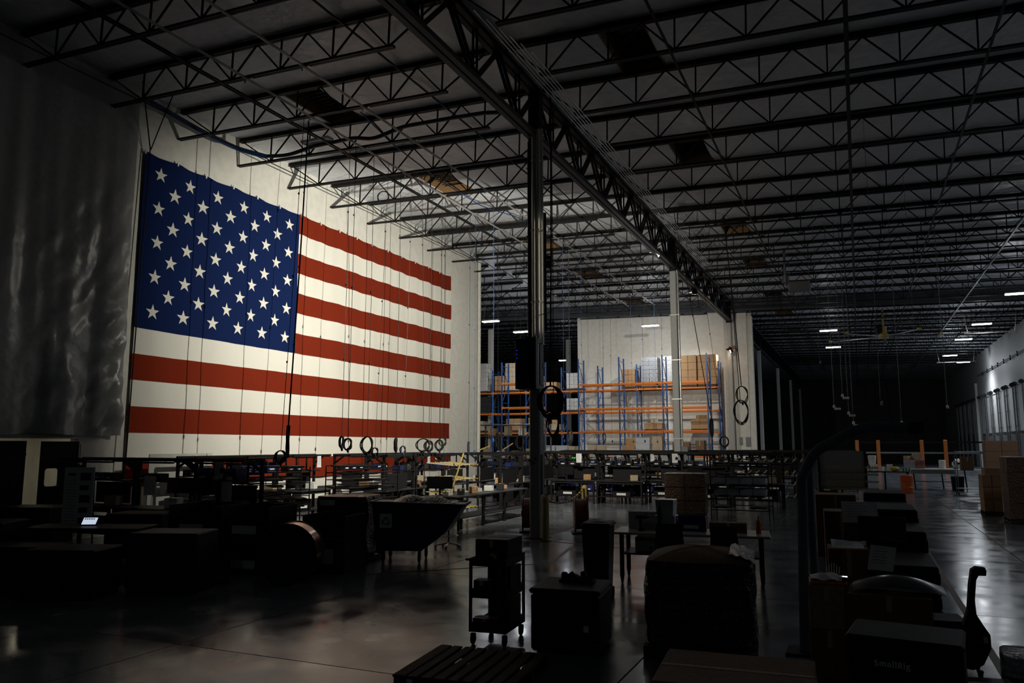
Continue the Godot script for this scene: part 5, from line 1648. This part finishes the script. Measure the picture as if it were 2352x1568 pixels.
	m.tube(PackedVector3Array([Vector3(0, 0, 0), Vector3(0, 2.0, 0), Vector3(.08, 2.2, 0)]), .06, 12)
	part("tube", m, "duct_cloth", po)
	part("foot", bx(Vector3(0, .015, 0), Vector3(.36, .03, .36), .01), "black", po)
	# drafting chair at the right
	var dc := thing("drafting_chair", "black drafting chair with an upright armrest standing at the edge of the right aisle", "chair", Vector3(.86, 0, -9.35), .12)
	var poly := PackedVector2Array([Vector2(.06, .12), Vector2(.16, .18), Vector2(.235, .34), Vector2(.235, .47), Vector2(.18, .56), Vector2(.125, .66), Vector2(.12, .8), Vector2(.145, 1.0), Vector2(.17, 1.045), Vector2(.235, 1.045), Vector2(.245, 1.09), Vector2(.235, 1.125), Vector2(.16, 1.13), Vector2(.115, 1.1), Vector2(.085, .95), Vector2(.055, .7), Vector2(.0, .55), Vector2(-.06, .5), Vector2(-.06, .14)])
	m = MB.new()
	m.extrude(poly, .09)
	part("armrest", m, "black", dc)
	part("seat", bx(Vector3(-.15, .52, -.25), Vector3(.5, .09, .48), .04), "black", dc)
	m = MB.new()
	m.grid(func(u: float, v: float) -> Vector3: return Vector3(-.42 - .06 * v + .03 * cos(u * PI * 2), .6 + v * .3, -.47 + u * .44), 8, 6)
	m.grid(func(u: float, v: float) -> Vector3: return Vector3(-.46 - .06 * v + .03 * cos(u * PI * 2), .6 + v * .3, -.03 - u * .44), 8, 6)
	part("backrest", m, "black", dc)
	m = MB.new()
	m.lathe([Vector2(0, .1), Vector2(.03, .1), Vector2(.03, .48), Vector2(0, .48)], Transform3D(Basis.IDENTITY, Vector3(-.12, 0, -.25)), 12)
	part("gas_stem", m, "chrome", dc)
	m = MB.new()
	for k in 5:
		var a := TAU * k / 5.0 + .3
		var e := Vector3(-.12 + cos(a) * .3, .09, -.25 + sin(a) * .3)
		m.bar(Vector3(-.12, .13, -.25), e, .045, .03)
		caster(m, Vector3(e.x, 0, e.z), .035)
	part("base", m, "black", dc)
	part("maker_plate", bx(Vector3(.19, .42, .047), Vector3(.04, .06, .004)), "pale_grey", dc)
	wrapped_block("low film-wrapped bale at the bottom right corner", Vector3(1.55, 0, -9.35), -.1, .75, .6, .32, "wrap_clear", "wrap_clear", .03)
	carton("flat dark box lying between the drafting chair and the wrapped bale", Vector3(.95, 0, -8.55), Vector3(.5, .2, .4), .2, "dark_grey")
	# left middle: tilt cart, wrapped stack, cable spool, crates, stool
	var tc := thing("tilt_cart", "navy blue recycling tilt cart with a white recycling sign", "cart", Vector3(-9.22, 0, -13.9), .33)
	poly = PackedVector2Array([Vector2(.08, .24), Vector2(1.0, .24), Vector2(1.5, .62), Vector2(1.82, 1.1), Vector2(1.82, 1.15), Vector2(-.02, 1.2), Vector2(-.02, 1.14)])
	m = MB.new()
	m.extrude(poly, .85)
	part("tub", m, "navy", tc)
	m = MB.new()
	for s in [-1, 1]: m.bar(Vector3(-.05, 1.2, s * .45), Vector3(1.86, 1.15, s * .45), .05, .04)
	m.bar(Vector3(-.05, 1.2, -.45), Vector3(-.05, 1.2, .45), .05, .04); m.bar(Vector3(1.86, 1.15, -.45), Vector3(1.86, 1.15, .45), .05, .04)
	part("rim", m, "navy", tc)
	m = MB.new()
	for q in [Vector3(.2, 0, .3), Vector3(.2, 0, -.3), Vector3(.95, 0, .35), Vector3(.95, 0, -.35)]: caster(m, q, .11)
	part("wheel", m, "rubber", tc)
	var sg := part("sign", bx(Vector3(.27, .83, .43), Vector3(.25, .28, .006), .002), "paper", tc)
	m = MB.new()
	for k in 3:
		var rot := Transform3D(Basis(Vector3.BACK, TAU * k / 3.0), Vector3(.27, .815, .435))
		m.extrude(PackedVector2Array([Vector2(-.062, -.06), Vector2(-.01, -.06), Vector2(-.01, -.038), Vector2(-.05, -.038)]), .004, rot)
		m.extrude(PackedVector2Array([Vector2(.005, -.085), Vector2(.042, -.049), Vector2(.005, -.013)]), .004, rot)
		m.extrude(PackedVector2Array([Vector2(-.062, -.06), Vector2(-.05, -.038), Vector2(-.072, -.003), Vector2(-.094, -.018)]), .004, rot)
	part("recycling_arrows", m, "navy", sg)
	m = MB.new()
	m.grid(func(u: float, v: float) -> Vector3: return Vector3(u * 1.5 + .15, 1.16 + .16 * sin(PI * u) * sin(PI * v) + .03 * sin(u * 14.0 + v * 7.0), .38 - v * .76), 18, 10)
	part("bag_liner", m, "wrap_black", tc)
	wrapped_block("black film-wrapped carton stack left of the blue tilt cart", Vector3(-10.0, 0, -14.0), .18, 1.15, 1.05, 1.28, "wrap_black", "wrap_brown", .02)
	sheet("white label on the upper front of the black wrapped stack", Vector3(-10.15, 1.16, -13.4), .34, .11, .18)
	sheet("white label low on the front of the black wrapped stack", Vector3(-10.35, .3, -13.38), .42, .12, .18)
	var sp := thing("cable_spool", "large dark cable spool with a bright copper rim at the left centre", "spool", Vector3(-9.05, .52, -11.0), .0)
	var ax := Transform3D(Basis(Vector3.RIGHT, PI / 2).rotated(Vector3.UP, .42), Vector3.ZERO)
	m = MB.new()
	m.lathe([Vector2(0, .24), Vector2(.50, .24), Vector2(.51, .27), Vector2(.50, .29), Vector2(0, .29)], ax, 36)
	part("flange", m, "black", sp)
	m = MB.new()
	m.lathe([Vector2(.49, -.24), Vector2(.50, .24)], ax, 48)
	part("copper_winding", m, "copper", sp)
	m = MB.new()
	m.lathe([Vector2(0, -.29), Vector2(.50, -.29), Vector2(.51, -.27), Vector2(.50, -.24), Vector2(0, -.24)], ax, 36)
	part("flange", m, "black", sp)
	for i in 4: part_bin("large black crate left of the cable spool, %s" % ["lower left", "lower right", "upper left", "upper right"][i], Vector3(-11.6 + (i % 2) * 1.1, .62 * (i / 2), -11.6 - .2 * (i % 2)), Vector3(1.05, .6, .9), "black", .1, "black crates left of the spool")
	for a in [[-14.45, -9.2, 1.0, "beside the foot of the instruction board"], [-12.9, -8.9, .7, "in front of the tablet bench at its left"], [-11.45, -8.7, .75, "in front of the tablet bench at its right"], [-10.4, -9.7, .95, "between the tablet bench and the spool"], [-13.3, -11.6, 1.0, "behind the tablet bench"], [-15.6, -10.9, 1.1, "at the far left below the door panels"]]:
		var cab := thing("supply_cabinet", "black supply cabinet " + a[3], "cabinet", Vector3(a[0], 0, a[1]), .35)
		part("body", bx(Vector3(0, a[2] * .5 + .04, 0), Vector3(1.15, a[2] - .08, .8), .02), "black", cab)
		for k in 2: part("door", bx(Vector3(-.285 + k * .57, a[2] * .5 + .04, .41), Vector3(.55, a[2] - .14, .02), .004), "black", cab)
		part("plinth", bx(Vector3(0, .03, 0), Vector3(1.1, .06, .75)), "black", cab)
	part_bin("black crate standing behind the copper rimmed spool", Vector3(-9.2, 0, -12.4), Vector3(.9, 1.05, .8), "black", .1)
	var so := thing("work_stool", "chrome footed work stool right of the blue tilt cart", "stool", Vector3(-8.75, 0, -16.1))
	m = MB.new()
	m.lathe([Vector2(0, .7), Vector2(.17, .7), Vector2(.18, .73), Vector2(.17, .77), Vector2(0, .77)], Transform3D.IDENTITY, 20)
	part("seat", m, "black", so)
	m = MB.new()
	m.lathe([Vector2(0, .08), Vector2(.025, .08), Vector2(.022, .7), Vector2(0, .7)], Transform3D.IDENTITY, 10)
	part("stem", m, "chrome", so)
	m = MB.new()
	for k in 5:
		var a := TAU * k / 5.0
		m.tube(PackedVector3Array([Vector3(0, .12, 0), Vector3(cos(a) * .3, .07, sin(a) * .3)]), .018, 6)
		caster(m, Vector3(cos(a) * .3, 0, sin(a) * .3), .03)
	var rg2 := PackedVector3Array()
	for k in 20: rg2.append(Vector3(.22 * cos(TAU * k / 20.0), .28, .22 * sin(TAU * k / 20.0)))
	m.tube(rg2, .012, 6, true)
	part("base", m, "chrome", so)

# ---------------------------------------------------------------- right side and dock wall
func right_side() -> void:
	# brown wrapped stacks at the right edge
	stack_of("tall brown film-wrapped stack at the right edge of the photo", Vector3(4.75, 0, -28.2), 1.5, 1.2, 4, .46, "wrap_brown")
	stack_of("lower brown carton stack left of the tall wrapped one at the right edge", Vector3(3.95, 0, -30.8), .55, 1.0, 3, .4, "card")
	carton("loose brown carton on the lower stack at the right edge", Vector3(4.0, 1.36, -30.6), Vector3(.5, .22, .5), .1, "card")
	stack_of("brown carton stack far behind the right edge stacks before the dock wall", Vector3(7.3, 0, -52.0), 1.6, 1.2, 4, .6, "card_dark", 2)
	# rolling wire rack
	var rk := thing("rolling_rack", "tall rolling rack with a brown box at the end of the white table", "rack", Vector3(4.65, 0, -42.3), .05)
	for sx in [-1, 1]:
		for sz in [-1, 1]:
			var m := MB.new()
			m.tube(PackedVector3Array([Vector3(sx * .55, .12, sz * .3), Vector3(sx * .55, 2.05, sz * .3)]), .018, 6)
			part("post", m, "zinc_dull", rk)
			m = MB.new()
			caster(m, Vector3(sx * .55, 0, sz * .3), .065)
			part("caster", m, "rubber", rk)
	for y in [.3, 1.15, 2.0]: part("shelf", bx(Vector3(0, y, 0), Vector3(1.12, .03, .62), .006), "zinc_dull", rk)
	carton("brown box standing on the middle shelf of the tall rolling rack", Vector3(4.55, 1.17, -42.3), Vector3(.5, .6, .45), .05, "card_dark")
	# white work table
	var tp := Vector3(3.6, 0, -46.6)
	var wt := thing("packing_table", "white topped packing table on casters down the right aisle", "table", tp)
	part("top", bx(Vector3(0, 1.06, 0), Vector3(2.7, .05, .95), .01), "white", wt)
	part("skirt", bx(Vector3(-.2, .93, .44), Vector3(2.0, .2, .03)), "mid_grey", wt)
	for sx in [-1.1, .2, 1.25]:
		var m := MB.new()
		m.bar(Vector3(sx, 1.03, .35), Vector3(sx + .06, .1, .4), .06, .06)
		caster(m, Vector3(sx + .06, 0, .4), .065)
		part("leg", m, "black", wt)
	part("shelf", bx(Vector3(0, .42, 0), Vector3(2.4, .03, .8)), "black", wt)
	var on := tp + Vector3(0, 1.09, 0)
	var m := MB.new()
	m.lathe([Vector2(0, 0), Vector2(.15, 0), Vector2(.16, .02), Vector2(.16, .42), Vector2(.14, .44), Vector2(0, .44)], Transform3D.IDENTITY, 20)
	solo("paper_roll", m, "white", "white paper roll standing on the packing table", "roll", on + Vector3(.3, 0, 0))
	m = MB.new()
	m.grid(func(u: float, v: float) -> Vector3: return Vector3(.28 * cos(-u * TAU) * (sin(PI * (.08 + v * .84)) + .1), .5 * v + .03 * sin(u * 19.0), .22 * sin(-u * TAU) * (sin(PI * (.08 + v * .84)) + .1)), 20, 10)
	solo("foam_bag", m, "white", "bulging white foam bag at the right end of the packing table", "bag", on + Vector3(1.05, 0, -.1))
	stack_of("pink film-wrapped pack on the packing table under a brown carton", on + Vector3(-1.0, 0, 0), .95, .7, 2, .22, "wrap_pink", 2, .01, false)
	carton("small brown carton on the pink wrapped pack", on + Vector3(-.85, .45, 0), Vector3(.42, .34, .4), .2, "card_pale")
	carton("pale carton tilted beside the small brown one on the pink pack", on + Vector3(-1.3, .45, 0), Vector3(.3, .2, .3), .6, "card_pale")
	m = MB.new()
	m.lathe([Vector2(0, 0), Vector2(.03, 0), Vector2(.12, .02), Vector2(.12, .03), Vector2(.02, .05), Vector2(.02, .2), Vector2(.0, .2)], Transform3D.IDENTITY, 12)
	m.bar(Vector3(0, .2, 0), Vector3(-.12, .48, .02), .04, .04); m.bar(Vector3(-.12, .48, .02), Vector3(.14, .3, .05), .05, .05); m.box(Vector3(.16, .28, .05), Vector3(.16, .1, .12), Basis.IDENTITY, .02)
	solo("desk_lamp", m, "black", "black bent desk magnifier on the packing table before the white bag", "desk tool", on + Vector3(.85, 0, .25))
	for a in [["clear grey tub left of the pink pack on the near side of the packing table", Vector3(-1.35, -.25, .55), Vector3(.55, .4, .4)]]:
		tub(a[0], tp + Vector3(-1.25, 1.09, .25), a[2])
	m = MB.new()
	m.grid(func(u: float, v: float) -> Vector3: return Vector3(.24 * cos(-u * TAU) * sin(PI * (.05 + v * .9)), .12 - .12 * cos(PI * v), .16 * sin(-u * TAU) * sin(PI * (.05 + v * .9))), 16, 8)
	solo("yellow_bag", m, "yellow", "yellow bag with green ties lying on the bench left of the packing table", "bag", Vector3(1.55, 1.0, -44.0))
	m = MB.new()
	for i in 3: m.lathe([Vector2(0, 0), Vector2(.04, 0), Vector2(.04, .16), Vector2(.015, .2), Vector2(0, .22)], Transform3D(Basis.IDENTITY, Vector3(i * .13, 0, .05 * i)), 10)
	solo("green_bottles", m, "green", "small group of green capped bottles beside the yellow bag", "bottles", Vector3(1.95, 1.0, -44.0))
	var sb := thing("side_bench", "dark bench with small white machines left of the packing table", "bench", Vector3(1.1, 0, -44.0))
	part("top", bx(Vector3(0, .975, 0), Vector3(2.2, .05, .9), .01), "black", sb)
	for sx in [-1, 0, 1]:
		for sz in [-1, 1]: part("leg", bx(Vector3(sx * 1.02, .47, sz * .38), Vector3(.06, .95, .06)), "black", sb)
	for i in 4: carton("white machine housing on the dark side bench, %s from the left" % nth(i), Vector3(.25 + i * .36, 1.0, -43.95 - .1 * (i % 2)), Vector3(.26, .22 + .12 * (i % 2), .26), i * .5, "white", "white housings on the side bench")
	var lp := thing("bench_lamp", "white bucket-headed stand on the dark side bench", "stand", Vector3(.55, 1.0, -44.25))
	m = MB.new()
	m.lathe([Vector2(0, .3), Vector2(.16, .3), Vector2(.2, .75), Vector2(.19, .78), Vector2(0, .78)], Transform3D.IDENTITY, 16)
	part("bucket", m, "white", lp)
	m = MB.new()
	m.lathe([Vector2(0, 0), Vector2(.12, 0), Vector2(.12, .03), Vector2(.02, .05), Vector2(.02, .3), Vector2(0, .3)], Transform3D.IDENTITY, 12)
	part("stem", m, "black", lp)
	m = MB.new()
	m.lathe([Vector2(0, 0), Vector2(.27, 0), Vector2(.29, .05), Vector2(.29, .3), Vector2(.27, .32), Vector2(.27, .55), Vector2(.29, .57), Vector2(.29, .85), Vector2(.26, .88), Vector2(0, .88)], Transform3D.IDENTITY, 22)
	solo("orange_drum", m, "orange", "orange drum on the floor below the left end of the packing table", "drum", Vector3(2.0, 0, -42.6))
	var tb := thing("waste_bin", "black lined waste bin under the right end of the packing table", "bin", Vector3(4.45, 0, -45.6))
	m = MB.new()
	m.hexa([Vector3(-.24, 0, .2), Vector3(.24, 0, .2), Vector3(.24, 0, -.2), Vector3(-.24, 0, -.2), Vector3(-.28, .72, .25), Vector3(.28, .72, .25), Vector3(.28, .72, -.25), Vector3(-.28, .72, -.25)])
	part("body", m, "black", tb)
	part("liner", bx(Vector3(0, .72, 0), Vector3(.58, .04, .52), .015), "wrap_black", tb)
	# guarded machine with yellow rails
	var gm := thing("machine_guard", "grey machine guard with rows of yellow toothed rails left of the right aisle", "machine", Vector3(-.6, 0, -29.5))
	part("panel", bx(Vector3(0, 1.45, -.4), Vector3(1.5, 1.35, .04), .006), "mid_grey", gm)
	part("side_panel", bx(Vector3(-1.05, 1.3, -.3), Vector3(.5, 1.0, .04), .006), "mid_grey", gm)
	for x in [-.76, .76]: part("post", bx(Vector3(x, 1.07, -.36), Vector3(.07, 2.14, .07)), "black", gm)
	for i in 4:
		var rl := MB.new()
		rl.box(Vector3(.3, 1.55 - i * .24, -.1), Vector3(1.7, .03, .08))
		for k in 24: rl.box(Vector3(-.5 + k * .07, 1.58 - i * .24, -.08), Vector3(.03, .045, .1))
		part("toothed_rail", rl, "yellow_dull", gm)
	# orange guard posts far down the hall
	var px := [-.2, 1.5, 4.9, 6.7, 10.0]
	for i in 5: solo("guard_post", bx(Vector3(0, 1.35, 0), Vector3(.3, 2.7, .25), .02), "rack_orange", "orange rack guard post far down the hall, %s from the left" % nth(i), "post", Vector3(px[i], 0, -76))
	for i in 2:
		var q := MB.new()
		q.box(Vector3(4.9, 2.5 - i * .9, 0), Vector3(10.4, .14, .08))
		solo("far_beam", q, "zinc_dull" if i else "steel_dark", "%s long beam across the far orange guard posts" % ["upper", "lower"][i], "beam", Vector3(0, 0, -76.2))
	# cameras on rods
	var cams := [[-.88, 3.88, -35.0, true], [-.54, 4.32, -35.0, true], [-.34, 3.6, -35.2, true], [-.18, 3.2, -35.4, true], [1.62, 3.2, -35.5, false], [3.25, 3.78, -35.0, false]]
	for i in 6:
		var a: Array = cams[i]
		var cm := thing("rod_camera", "white security camera on a long hanging rod, %s from the left" % nth(i) if a[3] else "small sensor ball on a long hanging rod, %s" % ("left of the fan lamp" if i == 4 else "right, near the dock"), "camera", Vector3(a[0], a[1], a[2]))
		m = MB.new()
		m.tube(PackedVector3Array([Vector3(0, .06, 0), Vector3(0, roof(a[0]) - a[1] - .06, 0)]), .014, 6)
		part("rod", m, "zinc_dull", cm)
		m = MB.new()
		m.lathe([Vector2(0, -.03), Vector2(.05, -.02), Vector2(.055, .06), Vector2(.03, .1), Vector2(0, .1)], Transform3D.IDENTITY, 12)
		part("mount", m, "white", cm)
		if a[3]: part("camera_body", bx(Vector3(.13, -.07, .05), Vector3(.26, .09, .1), .02), "white", cm)
	# big ceiling fan
	var fn := thing("ceiling_fan", "huge slow ceiling fan with yellow blade tips over the right bay", "fan", Vector3(1.9, 9.55, -57.8), .25)
	m = MB.new()
	m.lathe([Vector2(0, -.15), Vector2(.3, -.12), Vector2(.34, .1), Vector2(.2, .3), Vector2(.2, .7), Vector2(.06, .75), Vector2(.06, 1.9), Vector2(0, 1.9)], Transform3D.IDENTITY, 18)
	part("hub", m, "yellow_dull", fn)
	part("motor", bx(Vector3(-.32, .5, 0), Vector3(.4, .5, .4), .04), "black", fn)
	for k in 5:
		var r := Basis(Vector3.UP, TAU * k / 5.0)
		m = MB.new()
		m.bar(r * Vector3(.3, 0, 0), r * Vector3(3.5, -.02, 0), .2, .035)
		var bl := part("blade", m, "zinc_dull", fn)
		m = MB.new()
		m.bar(r * Vector3(3.5, 0, 0), r * Vector3(3.72, .04, 0), .24, .09)
		part("blade_tip", m, "yellow", bl)
	for k in 2:
		m = MB.new()
		m.tube(PackedVector3Array([Vector3(0, .3, 0), Vector3(2.6 if k else -2.6, 1.5, .4)]), .012, 5)
		part("guy_wire", m, "zinc_dull", fn)
	# dock doors in the right wall
	for i in 11:
		var z := -70.6 - i * 4.05
		var d := Node3D.new()
		d.name = "door_%d" % (i + 1)
		add_child(d)
		d.set_meta("kind", "structure")
		d.position = Vector3(DOCK_X, 0, z)
		for k in 5: part("door_section", bx(Vector3(-.04, .32 + k * .62, 0), Vector3(.06, .6, 2.7), .008), "mid_grey" , d)
		for s in [-1, 1]:
			part("track", bx(Vector3(-.1, 3.6, s * 1.42), Vector3(.1, 7.0, .14), .01), "zinc_dull", d)
			m = MB.new()
			for k in 5: m.box(Vector3(-.06, 1.2 + k * 1.3, s * 1.46), Vector3(.12, .05, .2))
			part("track_bracket", m, "zinc_dull", d)
		m = MB.new()
		m.tube(PackedVector3Array([Vector3(-.16, 7.08, -1.75), Vector3(-.16, 7.08, 1.75)]), .03, 8)
		for s in [-1, 1]: m.lathe([Vector2(0, -.08), Vector2(.17, -.08), Vector2(.12, 0), Vector2(.17, .08), Vector2(0, .08)], Transform3D(Basis(Vector3.RIGHT, PI / 2), Vector3(-.16, 7.08, s * 1.42)), 14)
		part("spring_shaft", m, "dark_grey", d)
		part("header_plate", bx(Vector3(-.03, 3.3, 0), Vector3(.08, .18, 2.8)), "zinc_dull", d)
	m = MB.new()
	m.tube(PackedVector3Array([Vector3(11.42, 9.25, -40), Vector3(11.42, 9.25, -92)]), .04, 8)
	for k in 16: m.box(Vector3(11.46, 9.25, -42 - k * 3.1), Vector3(.1, .4, .04))
	solo("wall_pipe", m, "dark_grey", "pipe running along the dock wall above the doors", "pipe")
	m = MB.new()
	m.tube(PackedVector3Array([Vector3(11.4, 0, -93.2), Vector3(11.4, 8.6, -93.2)]), .16, 10)
	solo("downpipe", m, "column_white", "pale upright downpipe on the dock wall beyond the lit doors", "pipe")
	for s in [0, 1]:
		m = MB.new()
		m.bar(Vector3(6.6, 9.45, [-57.5, -77.2][s]), Vector3(9.6, 9.45, [-57.5, -77.2][s]), .05, .05)
		for k in [-1, 1]: m.tube(PackedVector3Array([Vector3(8.1 + k * 1.3, 9.47, [-57.5, -77.2][s]), Vector3(8.1 + k * 1.45, 10.6, [-57.5, -77.2][s])]), .012, 5)
		solo("cross_bar", m, "galvanized", "bright hanging crossbar below the %s dock aisle lamp" % ["second", "furthest"][s], "bar")
